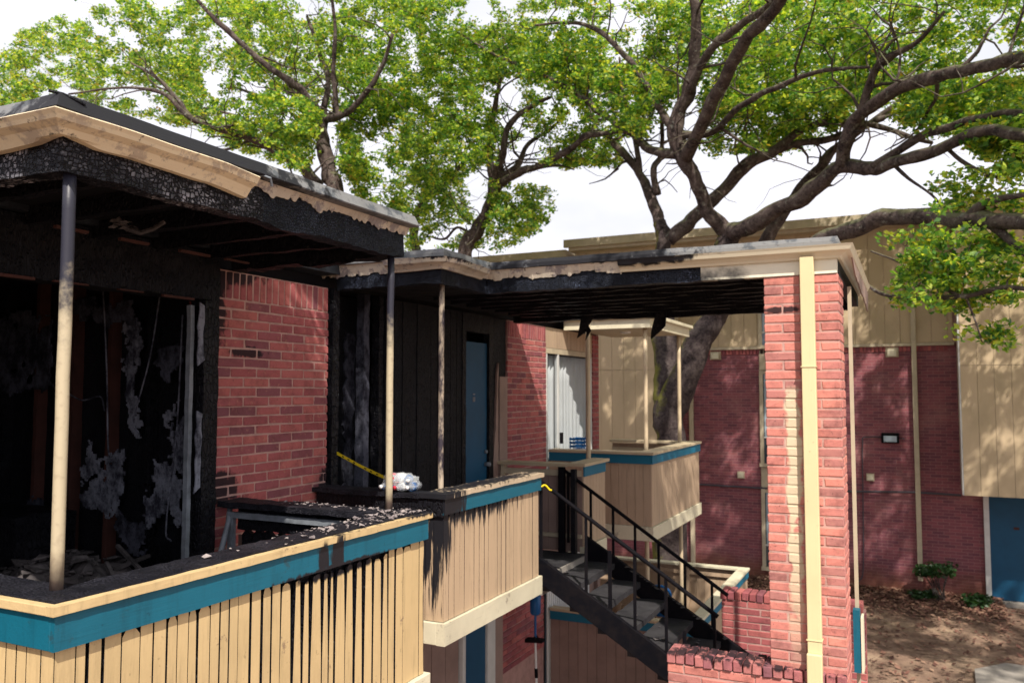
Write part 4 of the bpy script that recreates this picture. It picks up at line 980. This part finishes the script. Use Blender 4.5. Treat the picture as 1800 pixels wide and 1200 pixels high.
# burnt rubble on the room floor
mb = MB()
def heap(x, y):
    h = .50*math.exp(-((x+4.75)/.85)**2-((y-3.55)/.75)**2)+.30*math.exp(-((x+5.8)/.6)**2-((y-3.0)/.6)**2)+.04
    if x > W-.15: h *= max(.12, 1-(x-W+.15)*3)
    p = Vector((x, y, 0)); return FL+.02+h*(1+.35*noise.noise(p*5))+.035*noise.noise(p*14)
nx, ny = 70, 46; V = []; F = []
for i in range(nx+1):
    for j in range(ny+1):
        x0 = -6.4+3.55*i/nx; y0 = 1.97+2.04*j/ny; V.append((x0, y0, heap(x0, y0)))
for i in range(nx):
    for j in range(ny): F.append((i*(ny+1)+j, (i+1)*(ny+1)+j, (i+1)*(ny+1)+j+1, i*(ny+1)+j+1))
mb.add(V, F)
for i in range(1300):
    x0 = random.uniform(-6.2, -2.95); y0 = random.uniform(2.05, 3.97)
    flake(mb, (x0, y0, heap(x0, y0)+.02), random.choice([.02, .03, .05, .08]), .012)
for i in range(46):
    x0 = random.uniform(-5.9, -3.3); y0 = random.uniform(2.2, 3.8); a_ = random.uniform(0, 3.14); l = random.uniform(.2, .6)
    x1 = x0+l*math.cos(a_); y1 = min(3.95, max(2.0, y0+l*math.sin(a_)))
    tube([(x0, y0, heap(x0, y0)+.03), (x1, y1, heap(min(-2.95, x1), y1)+random.uniform(.03, .16))], random.uniform(.010, .022), 4, mb)
rub = mb.build('rubble', 'debris'); tag(rub, 'charred rubble and ash strewn over the floor of the open burnt room', 'rubble', kind='stuff')

# ------------------------------------------------------------------ far building
fb = empty('apartment_building', 'intact three storey brick and tan siding apartment building in tree shade at the back', 'building', (-2, 20.5, 0))
FY = 20.0
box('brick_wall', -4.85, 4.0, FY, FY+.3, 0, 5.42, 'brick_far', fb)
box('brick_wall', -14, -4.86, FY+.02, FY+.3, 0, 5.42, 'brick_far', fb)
box('ledge', -14, 0.86, FY-.09, FY+.0-.002, 5.38, 5.44, 'frame_beige', fb)
for i in range(70): box('brick', -4.85+i*.08, -4.85+i*.08+.062, FY-.03, FY-.002, 5.27, 5.375, 'brick_wall', fb)
box('upper_wall', -14, 4.5, FY-.02, FY+.28, 5.445, 7.9, 'mortar', fb)
x_ = -13.9
while x_ < 0.84: box('siding_board', x_, min(x_+.298, .84), FY-.05, FY-.022, 5.446, 8.02 if x_ > -7.9 else 7.89, 'siding_far', fb); x_ += .305
# bay with siding, right, and another behind the tree, left
for (xa, xb, yb, za) in ((0.9, 5.2, 18.7, 2.36), (-13.5, -5.1, 19.0, 2.36)):
    zt_ = 8.02 if xa > 0 else 7.3
    box('bay', xa, xb, yb, FY-.06, za, zt_, 'frame_beige', fb)
    x_ = xa-.002; k = 0
    while x_ < min(xb, 4.5):
        for z0, z1 in ((za-.02, 4.90), (4.91, zt_)): box('siding_board', x_, x_+.286, yb-.03, yb-.002, z0, z1, 'siding_far', fb)
        x_ += .292
    box('corner_board', xa-.03 if xa > 0 else xb, xa-.003 if xa > 0 else xb+.03, yb-.02, yb+.25, za-.02, zt_, 'frame_white', fb)
box('roof', -7.9, 5.4, FY-.32, FY+14, 8.02, 8.25, 'frame_beige', fb); box('gutter', -8.0, 5.4, FY-.42, FY-.322, 8.10, 8.30, 'frame_beige', fb)
box('roof', -14.2, -8.01, FY-.25, FY+14, 7.9, 8.08, 'frame_beige', fb)
box('roof', .7, 5.4, 18.4, FY-.43, 8.022, 8.22, 'frame_beige', fb)
box('back_wall', -14, 4.5, FY+10, FY+10.2, 0, 8.0, 'tan_shade_board', fb); box('wall', 4.0, 4.3, FY-.01, FY+10, 0, 8.0, 'tan_shade_board', fb)
for (z0, z1) in ((6.3-.85, 6.5), (2.72, 4.80), (0.35, 2.05)):
    z0 = max(z0, 5.47) if z0 > 5 else z0
    wd_ = box('window', -3.12, -2.2, FY-.04 if z0 < 5 else FY-.06, FY-.01 if z0 < 5 else FY-.04, z0, z1, 'glass', fb)
    for xa in (-3.2, -2.2): box('frame', xa, xa+.08, FY-.08, FY-.012, z0-.08, z1+.08, 'frame_beige', wd_)
    box('frame', -3.12, -2.2, FY-.08, FY-.012, z1, z1+.07, 'frame_beige', wd_); box('sill', -3.22, -2.1, FY-.12, FY-.012, z0-.08, z0, 'frame_beige', wd_)
    zm = z0+(z1-z0)*.28; box('bar', -3.12, -2.2, FY-.07, FY-.045, zm, zm+.035, 'frame_white', wd_)
    box('blind', -3.10, -2.22, FY-.044 if z0 < 5 else FY-.068, FY-.041 if z0 < 5 else FY-.064, zm+.03, z1, 'lamp_glass', wd_)
box('spandrel', -3.2, -2.1, FY-.03, FY-.003, 4.89, 5.37, 'frame_beige', fb); box('spandrel', -3.2, -2.1, FY-.03, FY-.003, 2.14, 2.62, 'frame_beige', fb)
dr = box('door', 1.40, 2.35, FY-.06, FY-.02, 0.1, 2.24, 'door_blue', fb)
box('frame', 1.30, 1.398, FY-.10, FY-.01, .05, 2.34, 'frame_white', dr); box('frame', 1.40, 2.35, FY-.09, FY-.01, 2.245, 2.34, 'frame_white', dr); box('sill', 1.3, 2.5, FY-.25, FY-.01, 0.0, .09, 'concrete', dr)
box('door_number', 1.83, 1.93, FY-.07, FY-.061, 1.55, 1.60, 'stud_brown', dr)
pp = MB(); tube([(-4.8, FY-.06, 2.16), (-3, FY-.06, 2.14), (-2, FY-.06, 2.14), (0.0, FY-.10, 2.22), (.9, FY-.06, 2.20)], .024, 8, pp); pp.build('conduit', 'conduit_dark', fb)
tube(catmull([(-.15, FY-.04, 3.36), (-.9, FY-.04, 3.38), (-1.0, FY-.04, 3.2), (-1.02, FY-.04, 2.0), (-1.05, FY-.05, .5), (-1.15, FY-.06, .2)], 5), .012, 6).build('conduit', 'conduit_dark', fb)
box('downspout', .03, .13, FY-.13, FY-.055, .35, 8.05, 'frame_beige', fb, bevel=.01); box('downspout', -4.86, -4.76, FY-.12, FY-.035, .2, 5.36, 'frame_beige', fb, bevel=.01)
def wall_light(px, py, label, w=.2, h=.16):
    p = at_y(px, py, FY); o = empty('wall_light', label, 'wall light', (p.x, FY, p.z))
    box('plate', p.x-w/2, p.x+w/2, FY-.04, FY-.003, p.z-h/2, p.z+h/2, 'frame_beige', o, bevel=.006); box('shade', p.x-w*.35, p.x+w*.35, FY-.12, FY-.041, p.z-h*.42, p.z+h*.3, 'white_trim', o, bevel=.008)
wall_light(1258, 625, 'cream wall light under the siding ledge, beside the tree trunk', .26, .2)
wall_light(1568, 619, 'cream wall light under the siding ledge, right of the brick column', .26, .22)
for px, py, lb in ((1303, 834, 'small pale junction box on the far brick wall left of the brick column'), (1530, 838, 'small pale junction box on the far brick wall right of the brick column')):
    p = at_y(px, py, FY); o = empty('junction_box', lb, 'junction box', (p.x, FY, p.z)); box('case', p.x-.08, p.x+.08, FY-.07, FY-.003, p.z-.08, p.z+.08, 'frame_beige', o, bevel=.006); box('lid', p.x-.06, p.x+.06, FY-.08, FY-.071, p.z-.06, p.z+.06, 'white_trim', o, bevel=.003)
p = at_y(1565, 770, FY); o = empty('flood_light', 'dark rectangular flood light on the far brick wall', 'flood light', (p.x, FY, p.z))
box('housing', p.x-.18, p.x+.18, FY-.14, FY-.003, p.z-.10, p.z+.12, 'steel_black', o, bevel=.01); box('lens', p.x-.13, p.x+.13, FY-.15, FY-.141, p.z-.07, p.z+.06, 'lamp_glass', o)

# ------------------------------------------------------------------ trees
def leaf_cloud(name, C, S, N, mat, parent, size=(.045, .085), kind='stuff'):
    """leaf blades (folded quads) in clumps: C centres, S clump radius, N leaves per clump"""
    C = np.asarray(C); n = len(C)*N
    c = np.repeat(C, N, 0); s = np.repeat(np.asarray(S), N)
    d = RNG.normal(size=(n, 3)); d /= np.linalg.norm(d, axis=1)[:, None]
    r = RNG.random(n)**0.5
    p = c+d*(s*r)[:, None]*np.array([1, 1, .62])
    a = RNG.normal(size=(n, 3)); a[:, 2] *= .6; a /= np.linalg.norm(a, axis=1)[:, None]
    b = RNG.normal(size=(n, 3)); b -= a*(a*b).sum(1)[:, None]; b /= np.linalg.norm(b, axis=1)[:, None]
    l = RNG.uniform(size[0], size[1], n)[:, None]; w = l*RNG.uniform(.22, .32, n)[:, None]
    nm = np.cross(a, b)
    v = np.stack([p-a*l*.5, p+b*w-nm*w*.3+a*l*.05, p+a*l*.5, p-b*w-nm*w*.3+a*l*.05], 1).reshape(-1, 3)
    o0 = np.array(org(parent)) if parent else np.zeros(3); v = (v-o0).astype(np.float32)
    me = bpy.data.meshes.new(name); me.vertices.add(4*n); me.vertices.foreach_set('co', v.ravel())
    me.loops.add(4*n); me.loops.foreach_set('vertex_index', np.arange(4*n, dtype=np.int32)); me.polygons.add(n)
    me.polygons.foreach_set('loop_start', np.arange(0, 4*n, 4, dtype=np.int32)); me.polygons.foreach_set('loop_total', np.full(n, 4, np.int32))
    me.materials.append(MATS[mat]); me.update(); me.validate()
    o = bpy.data.objects.new(name, me); COL.objects.link(o)
    if parent: o.parent = parent; ORG[o.name] = org(parent)
    if kind: o['kind'] = kind
    return o

def make_tree(name, label, root, trunkpx, limbs, regions, leaves=120, csize=.38, mat='bark', seed=1, world_pts=None, twig_r=.012, lsize=(.06, .125)):
    """trunk and limbs traced as (x px, y px, distance y, radius) and set at their own distances; foliage clumps fill regions and hang on twigs"""
    rs = random.Random(seed)
    T = empty(name, label, 'tree', root)
    nodes = []
    def limb(nm, pts, m_, sides):
        W_ = []; R_ = []
        for q in pts:
            q = (*q[:-1], q[-1]*.70)
            W_.append(Vector(q[1:4]) if q[0] == 'w' else at_y(q[0], q[1], q[2])); R_.append(q[-1])
        P = catmull(W_, 7); k = 7
        R = []
        for i in range(len(P)):
            f = i/k; j = min(int(f), len(R_)-2) if len(R_) > 1 else 0; f = f-j; R.append(R_[j]*(1-f)+R_[j+1]*f)
        P = [p+noise.noise_vector(p*1.1)*min(.12, r*1.0)+noise.noise_vector(p*2.7)*min(.05, r*.5) for p, r in zip(P, R)]
        tube(P, R, sides, rough=.26).build(nm, m_, T, smooth=True)
        for p, r in zip(P, R): nodes.append((p, r))
    for tpx in trunkpx: limb('trunk', tpx, 'bark_moss' if mat == 'bark_moss' else 'bark', 18)
    for l in limbs: limb('limb', l, 'bark', 12)
    # side shoots, mostly bare, that fill the crown with crooked wood
    tw = MB(); extra = []
    for (p, r) in list(nodes)[::3]:
        if r < .012 or p.z < 8.2 or rs.random() < .35: continue
        for depth_ in range(2):
            d = Vector((rs.gauss(0, 1), rs.gauss(0, 1), rs.gauss(.45, .55))).normalized(); l = rs.uniform(.6, 2.0)
            P = [p]; q = p.copy(); r0 = min(r*.5, rs.uniform(.016, .036))
            for k in range(6):
                d = (d+Vector((rs.gauss(0, .35), rs.gauss(0, .35), rs.gauss(.03, .3)))).normalized(); q = q+d*l/6; P.append(q.copy())
            R_ = [r0*(1-.75*k/6) for k in range(7)]; tube(P, R_, 6, tw, cap=False)
            extra += list(zip(P[2:], R_[2:])); p = P[3]; r = R_[3]*1.4
    nodes += extra
    # clumps
    C = []
    for reg in regions:
        if reg[0] == 'w':
            x0, x1, y0, y1, z0, z1 = reg[1]
            for _ in range(reg[2]):
                p = Vector((rs.uniform(x0, x1), rs.uniform(y0, y1), rs.uniform(z0, z1)))
                if noise.noise(p*0.6+Vector((seed, 0, 0))) > -.12 and (p.z-4.4) > .56*((p-EYE).dot(_fw)): C.append(p)
            continue
        poly, ylo, yhi, num = reg; num = int(num*2.3)
        xs = [p[0] for p in poly]; ys = [p[1] for p in poly]; got = 0; tries = 0
        while got < num and tries < num*30:
            tries += 1
            a = rs.uniform(min(xs), max(xs)); b = rs.uniform(min(ys), max(ys)); ins = False; n = len(poly)
            for i in range(n):
                x1, y1 = poly[i]; x2, y2 = poly[(i+1) % n]
                if (y1 > b) != (y2 > b) and a < (x2-x1)*(b-y1)/(y2-y1)+x1: ins = not ins
            if not ins: continue
            yy = rs.uniform(ylo, yhi); p = at_y(a, b, yy)
            # foliage gathers in masses with open gaps between them
            if noise.noise(p*0.75+Vector((seed*3.1, 0, 0)))+0.6*noise.noise(p*1.9) < 0.06+rs.uniform(-.12, .12): continue
            if p.z < 3.2: continue
            C.append(p); got += 1
    # order by distance to the limbs and hang each clump on the nearest wood
    NP = np.array([tuple(p) for p, r in nodes]); NR = [r for p, r in nodes]
    d0 = [np.min(((NP-np.array(tuple(c)))**2).sum(1)) for c in C]
    order = sorted(range(len(C)), key=lambda i: d0[i])
    cap_ = len(NP)+len(C)*5+10; A = np.zeros((cap_, 3)); A[:len(NP)] = NP; m = len(NP); RR = list(NR)
    for i in order:
        c = C[i]; ca = np.array(tuple(c)); j = int(np.argmin(((A[:m]-ca)**2).sum(1)))
        a = Vector(A[j]); dist = (c-a).length
        if dist < .05: continue
        r0 = min(RR[j]*.75, twig_r+.014*dist)
        mid = [a.lerp(c, f)+Vector((rs.gauss(0, 1), rs.gauss(0, 1), rs.gauss(0, .7)+.3*math.sin(f*3)))*dist*.12 for f in (.3, .6, .85)]
        P = [a]+mid+[c]; R = [r0, r0*.85, r0*.7, r0*.55, .006]
        tube(P, R, 5, tw, cap=False)
        for p, r in zip(P[1:], R[1:]): A[m] = tuple(p); RR.append(r); m += 1
    t_ = tw.build('twigs', 'bark', T, smooth=True); t_['kind'] = 'stuff'
    leaf_cloud('crown', [tuple(c) for c in C], [csize*rs.uniform(.65, 1.25) for c in C], leaves, 'leaf', T, lsize)
    return T

Y1 = 15.5
rootp = at_y(1180, 780, Y1); rx = rootp.x
trunk1 = [('w', rx-.05, Y1, -.1, .62), ('w', rx-.02, Y1, 1.2, .45), (1178, 760, Y1, .40), (1190, 690, Y1, .40), (1222, 620, Y1, .37), (1250, 560, Y1, .33), (1268, 480, Y1, .30), (1278, 412, Y1, .25)]
trunk1b = [(1170, 735, Y1, .30), (1165, 670, Y1+.2, .36), (1168, 600, Y1+.4, .34), (1168, 520, Y1+.6, .29), (1166, 440, Y1+.8, .24), (1160, 400, Y1+.9, .20)]
limbs1 = [
 [(1278, 415, Y1, .22), (1245, 365, Y1-.3, .19), (1218, 310, Y1-.6, .18), (1190, 265, Y1-.8, .20), (1188, 215, Y1-1, .19), (1205, 150, Y1-1.2, .17), (1225, 75, Y1-1.4, .14), (1222, 0, Y1-1.6, .12), (1215, -120, Y1-1.9, .08)],
 [(1205, 160, Y1-1.2, .12), (1245, 90, Y1-1.6, .11), (1300, 45, Y1-2.0, .09), (1345, 10, Y1-2.3, .08), (1400, -60, Y1-2.6, .05)],
 [(1190, 245, Y1-.8, .13), (1150, 175, Y1-.6, .09), (1110, 110, Y1-.4, .08), (1060, 62, Y1-.2, .07), (1000, 40, Y1, .05), (940, 45, Y1, .03)],
 [(1188, 275, Y1-.8, .14), (1140, 262, Y1-.3, .11), (1095, 225, Y1+.1, .10), (1040, 185, Y1+.3, .09), (1000, 155, Y1+.5, .08), (930, 125, Y1+.6, .06), (860, 90, Y1+.8, .04), (800, 55, Y1+.9, .03)],
 [(1195, 245, Y1-.8, .11), (1250, 232, Y1-1.2, .09), (1300, 190, Y1-1.6, .08), (1370, 150, Y1-2, .07), (1440, 128, Y1-2.3, .05), (1530, 120, Y1-2.7, .03)],
 [(1278, 412, Y1, .24), (1310, 402, Y1-.4, .22), (1380, 362, Y1-.9, .20), (1440, 325, Y1-1.3, .19), (1485, 290, Y1-1.6, .17), (1550, 290, Y1-2, .14), (1640, 262, Y1-2.6, .12), (1720, 240, Y1-3.2, .11), (1800, 236, Y1-3.8, .10), (1920, 250, Y1-4.4, .06)],
 [(1480, 290, Y1-1.6, .18), (1492, 240, Y1-1.8, .16), (1515, 195, Y1-2.0, .15), (1580, 160, Y1-2.6, .14), (1660, 130, Y1-3.2, .13), (1740, 112, Y1-3.8, .12), (1820, 95, Y1-4.4, .10), (1950, 60, Y1-5, .05)],
 [(1510, 205, Y1-2.0, .11), (1530, 150, Y1-2.2, .09), (1560, 105, Y1-2.4, .07), (1610, 75, Y1-2.6, .05), (1660, 20, Y1-2.8, .03)],
 [(1535, 290, Y1-2.0, .10), (1600, 250, Y1-2.2, .09), (1680, 218, Y1-2.6, .08), (1760, 200, Y1-3, .07), (1850, 205, Y1-3.3, .05)],
 [(1175, 430, Y1+.5, .20), (1215, 385, Y1+.6, .20), (1260, 340, Y1+.6, .19), (1310, 290, Y1+.6, .17), (1370, 262, Y1+.7, .14), (1420, 222, Y1+.8, .11), (1480, 214, Y1+.9, .09), (1560, 228, Y1+1, .07), (1640, 250, Y1+1, .05)],
 [(1370, 265, Y1+.7, .11), (1440, 245, Y1+1.0, .10), (1500, 232, Y1+1.1, .08), (1570, 200, Y1+1.2, .06), (1650, 175, Y1+1.3, .04)],
 [(1345, 425, Y1+1.6, .18), (1375, 385, Y1+1.6, .17), (1410, 325, Y1+1.5, .16), (1450, 280, Y1+1.4, .15), (1478, 255, Y1+1.4, .10), (1540, 210, Y1+1.2, .07), (1620, 150, Y1+1, .05)],
 [(1160, 405, Y1+.9, .17), (1150, 350, Y1+1, .16), (1118, 305, Y1+1.1, .12), (1080, 255, Y1+1.2, .10), (1050, 232, Y1+1.2, .07), (990, 250, Y1+1.3, .04)],
 [(1122, 305, Y1+1.1, .09), (1112, 230, Y1+1.2, .07), (1095, 160, Y1+1.2, .05), (1088, 100, Y1+1.2, .03)],
 [(1158, 345, Y1+1, .11), (1150, 300, Y1+1, .09), (1162, 270, Y1+1, .08), (1160, 190, Y1+.9, .06), (1130, 110, Y1+.7, .03)],
 [(1262, 520, Y1, .24), (1330, 470, Y1-.8, .23), (1400, 440, Y1-1.3, .21), (1475, 412, Y1-1.8, .20), (1540, 390, Y1-2.2, .19), (1630, 378, Y1-2.8, .17), (1720, 385, Y1-3.4, .16), (1800, 395, Y1-4.0, .15), (1950, 430, Y1-4.6, .09)],
 [('w', -3.6, 14.6, 8.6, .17), ('w', -2.2, 12.6, 9.6, .14), ('w', -0.8, 10.2, 9.7, .12), ('w', .3, 7.8, 9.2, .09), ('w', .9, 5.6, 8.7, .05), ('w', 1.1, 4.2, 8.4, .02)],
 [('w', .0, 8.4, 9.4, .09), ('w', -1.0, 6.2, 9.3, .07), ('w', -1.8, 4.2, 8.8, .05), ('w', -2.2, 2.5, 8.3, .02)],  # unseen limb, added to carry the foliage that shades the brick pier
 [(1700, 380, Y1-3.3, .10), (1740, 350, Y1-3.6, .07), (1800, 345, Y1-4.0, .05), (1900, 330, Y1-4.2, .03)],
 [(1740, 392, Y1-3.6, .09), (1775, 425, Y1-3.8, .06), (1810, 455, Y1-4, .05), (1830, 505, Y1-4, .045), (1760, 505, Y1-3.8, .04), (1700, 520, Y1-3.7, .05), (1640, 527, Y1-3.6, .05), (1560, 520, Y1-3.5, .04), (1525, 500, Y1-3.4, .035), (1500, 475, Y1-3.3, .02)],
 [(1690, 523, Y1-3.7, .035), (1620, 490, Y1-3.5, .032), (1580, 460, Y1-3.4, .025), (1530, 440, Y1-3.3, .015)],
 [(1695, 520, Y1-3.7, .025), (1712, 560, Y1-3.7, .02), (1725, 600, Y1-3.7, .012)],
 [(1690, 520, Y1-3.7, .02), (1697, 470, Y1-3.8, .015), (1705, 430, Y1-3.8, .01)],
 [(1570, 285, Y1-2.1, .05), (1600, 315, Y1-2.2, .035), (1640, 345, Y1-2.3, .025), (1660, 370, Y1-2.4, .012)],
 [(1660, 255, Y1-2.7, .045), (1700, 290, Y1-2.8, .035), (1770, 320, Y1-3, .02), (1820, 330, Y1-3, .012)]]
reg1 = [([(930, 0), (1240, 0), (1240, 130), (1150, 200), (1000, 190), (930, 120)], Y1-.2, Y1+3.5, 220),
        ([(1000, 120), (1180, 120), (1190, 235), (1040, 235)], Y1-1, Y1+2.2, 70),
        ([(1200, -10), (1800, -10), (1800, 150), (1500, 190), (1230, 200)], Y1-1.2, Y1+4, 430),
        ([(1210, 170), (1500, 170), (1480, 230), (1380, 265), (1240, 275)], Y1-.6, Y1+3, 110),
        ([(1530, 150), (1820, 140), (1820, 230), (1600, 230)], Y1-2.5, Y1+2.5, 120),
        ([(1700, 225), (1820, 215), (1820, 300), (1760, 300)], Y1-4, Y1, 40),
        ([(1610, 310), (1820, 290), (1820, 370), (1640, 365)], Y1-3.8, Y1-2, 10),
        ([(1505, 420), (1640, 400), (1820, 410), (1820, 520), (1680, 545), (1540, 525)], Y1-4.1, Y1-3.1, 40),
        ([(1690, 555), (1760, 560), (1770, 605), (1700, 608)], Y1-3.9, Y1-3.5, 10),
        ([(900, -500), (2200, -500), (2200, -10), (900, -10)], Y1-5.5, Y1+2, 420),
        ([(1820, -200), (2500, -200), (2500, 330), (1820, 300)], Y1-5, Y1+1, 420),
        ('w', (-2.5, 3.5, 3.9, 9.5, 7.3, 9.6), 700), ('w', (3, 7, 6, 13, 7, 9.5), 520), ('w', (-3.0, -1.4, 1.5, 3.4, 7.3, 8.8), 230)]  # world boxes: unseen foliage, added overhead for its shade on pier, fence and ground
make_tree('oak_tree', 'large live oak with mossy leaning trunk and spreading limbs behind the breezeway', (rx, Y1, 0), [trunk1, trunk1b], limbs1, reg1, 44, .22, 'bark_moss', 3)
Y2 = 17.5
p2 = at_y(815, 470, Y2)
trunk2 = [('w', p2.x-.6, Y2, -.1, .5), ('w', p2.x-.3, Y2, 3, .36), ('w', p2.x, Y2, p2.z, .27), (838, 410, Y2, .25), (858, 355, Y2, .24), (868, 325, Y2, .22)]
limbs2 = [[(868, 325, Y2, .17), (858, 285, Y2, .13), (860, 240, Y2, .10), (872, 190, Y2-.2, .09), (880, 140, Y2-.3, .06), (885, 60, Y2-.4, .04)],
 [(870, 325, Y2, .16), (882, 270, Y2-.3, .13), (895, 220, Y2-.5, .10), (925, 190, Y2-.6, .07), (970, 170, Y2-.8, .05)],
 [(868, 335, Y2, .16), (900, 310, Y2-.3, .14), (950, 292, Y2-.6, .12), (1000, 265, Y2-.9, .11), (1035, 238, Y2-1.1, .10), (1080, 232, Y2-1.3, .07), (1140, 240, Y2-1.5, .04)],
 [(876, 315, Y2, .12), (910, 290, Y2+.3, .10), (930, 255, Y2+.5, .08), (965, 230, Y2+.6, .06), (985, 210, Y2+.7, .03)],
 [(930, 300, Y2-.5, .05), (980, 290, Y2-.4, .04), (1010, 298, Y2-.4, .02)],
 [(760, 470, Y2+1, .17), (728, 430, Y2+1, .16), (735, 385, Y2+1, .14), (752, 348, Y2+1, .12), (790, 320, Y2+1, .09), (820, 285, Y2+1, .07), (848, 255, Y2+1, .05)],
 [(748, 355, Y2+1, .08), (768, 335, Y2+1.2, .06), (750, 290, Y2+1.4, .05), (738, 250, Y2+1.5, .03)],
 [(838, 420, Y2, .07), (805, 400, Y2+.4, .05), (780, 420, Y2+.5, .04), (750, 415, Y2+.6, .03)]]
reg2 = [([(700, 170), (900, 120), (960, 190), (900, 260), (780, 330), (700, 300)], Y2-1.5, Y2+2, 190),
        ([(690, 290), (800, 300), (850, 430), (700, 440)], Y2-.5, Y2+2.2, 90),
        ([(860, 320), (960, 330), (975, 375), (900, 430), (850, 440)], Y2-1, Y2+1.5, 60),
        ([(930, 170), (1080, 200), (1100, 290), (960, 290)], Y2-1.5, Y2+1, 60),
        ([(740, 0), (960, 0), (960, 150), (740, 150)], Y2-2, Y2+2, 190),
        ([(650, -400), (1000, -400), (1000, 0), (650, 0)], Y2-3, Y2+2, 150)]
make_tree('oak_tree', 'slender live oak with forked leaning trunk rising between the two burnt roofs', (p2.x-.6, Y2, 0), [trunk2], limbs2, reg2, 44, .22, 'bark', 5)
Y3 = 14.5
p3 = at_y(590, 380, Y3)
trunk3 = [('w', p3.x-.2, Y3, -.1, .5), ('w', p3.x, Y3, 3, .34), (595, 370, Y3, .27), (585, 310, Y3, .25), (572, 250, Y3, .23), (568, 205, Y3, .2)]
limbs3 = [[(572, 240, Y3, .15), (562, 205, Y3-.2, .14), (550, 180, Y3-.5, .13), (520, 150, Y3-.8, .12), (480, 125, Y3-1.1, .10), (440, 95, Y3-1.4, .09), (395, 50, Y3-1.7, .08), (360, 15, Y3-1.9, .06), (320, -30, Y3-2, .04)],
 [(565, 330, Y3-.2, .19), (530, 295, Y3-.4, .17), (490, 275, Y3-.7, .15), (430, 245, Y3-1.1, .13), (380, 222, Y3-1.4, .11), (330, 205, Y3-1.8, .09), (290, 165, Y3-2.1, .06), (220, 155, Y3-2.4, .04), (120, 165, Y3-2.8, .03)],
 [(340, 212, Y3-1.7, .08), (310, 170, Y3-1.8, .07), (270, 135, Y3-1.9, .05), (230, 110, Y3-2, .03)],
 [(560, 225, Y3, .13), (535, 190, Y3+.5, .12), (500, 178, Y3+.9, .11), (460, 170, Y3+1.2, .07), (400, 150, Y3+1.4, .04)],
 [(572, 215, Y3, .14), (600, 205, Y3-.2, .12), (640, 170, Y3-.4, .09), (668, 120, Y3-.5, .07), (690, 60, Y3-.6, .05)],
 [(598, 210, Y3-.2, .09), (588, 130, Y3-.5, .07), (590, 60, Y3-.8, .06), (582, -20, Y3-1, .04)],
 [(570, 205, Y3, .12), (575, 150, Y3, .09), (560, 90, Y3+.2, .07), (540, 30, Y3+.3, .05)],
 [(505, 280, Y3-.6, .08), (470, 235, Y3-.3, .07), (420, 205, Y3, .05), (360, 190, Y3+.3, .03)],
 [(440, 250, Y3-1, .06), (400, 262, Y3-1.2, .05), (350, 262, Y3-1.4, .03)]]
reg3 = [([(30, 60), (200, 0), (420, 0), (440, 140), (330, 220), (150, 190), (20, 170)], Y3-1.6, Y3+3, 300),
        ([(400, 0), (760, 0), (740, 160), (600, 200), (440, 140)], Y3-.3, Y3+3.5, 290),
        ([(300, 200), (480, 160), (560, 180), (540, 300), (420, 260)], Y3-1.6, Y3+1.5, 130),
        ([(600, 180), (720, 160), (710, 380), (640, 350), (600, 290)], Y3-.8, Y3+1.5, 110),
        ([(-200, 60), (40, 80), (60, 190), (-200, 190)], Y3-3, Y3+1, 90),
        ([(-300, -300), (760, -400), (760, 0), (-300, 0)], Y3-4, Y3+2, 200)]
make_tree('oak_tree', 'live oak with thick arching limbs rising behind the front porch roof', (p3.x-.2, Y3, 0), [trunk3], limbs3, reg3, 44, .22, 'bark', 9)

# ------------------------------------------------------------------ shrubs and leaf litter by the far wall
def shrub(label, px, py, w, h, n, group=None):
    p = at_y(px, py, FY-.5); o = empty('shrub', label, 'shrub', (p.x, FY-.5, 0))
    C = [(p.x+random.uniform(-w, w), FY-.5+random.uniform(-.25, .2), max(.1, p.z+random.uniform(-h, h))) for _ in range(n)]
    mb = MB()
    for c in C: tube([(p.x+random.uniform(-.1, .1), FY-.5, 0), ((p.x+c[0])/2, FY-.5, c[2]*.6), c], [.014, .01, .004], 5, mb)
    mb.build('stem', 'bark', o, smooth=True); leaf_cloud('foliage', C, [.17]*n, 60, 'shrub_leaf', o, (.06, .12), None)
shrub('leafy green shrub growing against the far brick wall right of the downspout', 1652, 1002, .36, .07, 11)
shrub('low dark weed at the foot of the far brick wall beside the blue door', 1710, 1055, .22, .1, 9)
shrub('low green weed at the foot of the tan downspout on the far wall', 1625, 1050, .2, .08, 8)
n = 9000
mb = MB()
for i in range(n):
    x0 = random.uniform(-3.5, 1.6); y0 = FY-.05-abs(random.gauss(0, .75))
    if random.random() < .2: x0 = random.uniform(-3, 3); y0 = random.uniform(13, 19.5)
    s = random.uniform(.025, .07); a_ = random.uniform(0, 6.28); z0 = .012+max(0, .14-.13*(FY-y0))*random.random()
    u = Vector((math.cos(a_), math.sin(a_), random.uniform(-.4, .4)))*s; v = Vector((-math.sin(a_), math.cos(a_), random.uniform(-.4, .4)))*s*.5; c = Vector((x0, y0, z0+.02))
    mb.add([c-u, c+v, c+u, c-v], [(0, 1, 2, 3)])
li = mb.build('leaf_litter', 'litter'); tag(li, 'dry brown leaf litter drifted along the foot of the far brick wall', 'leaf litter', kind='stuff')
print('OBJECTS', len(bpy.data.objects))
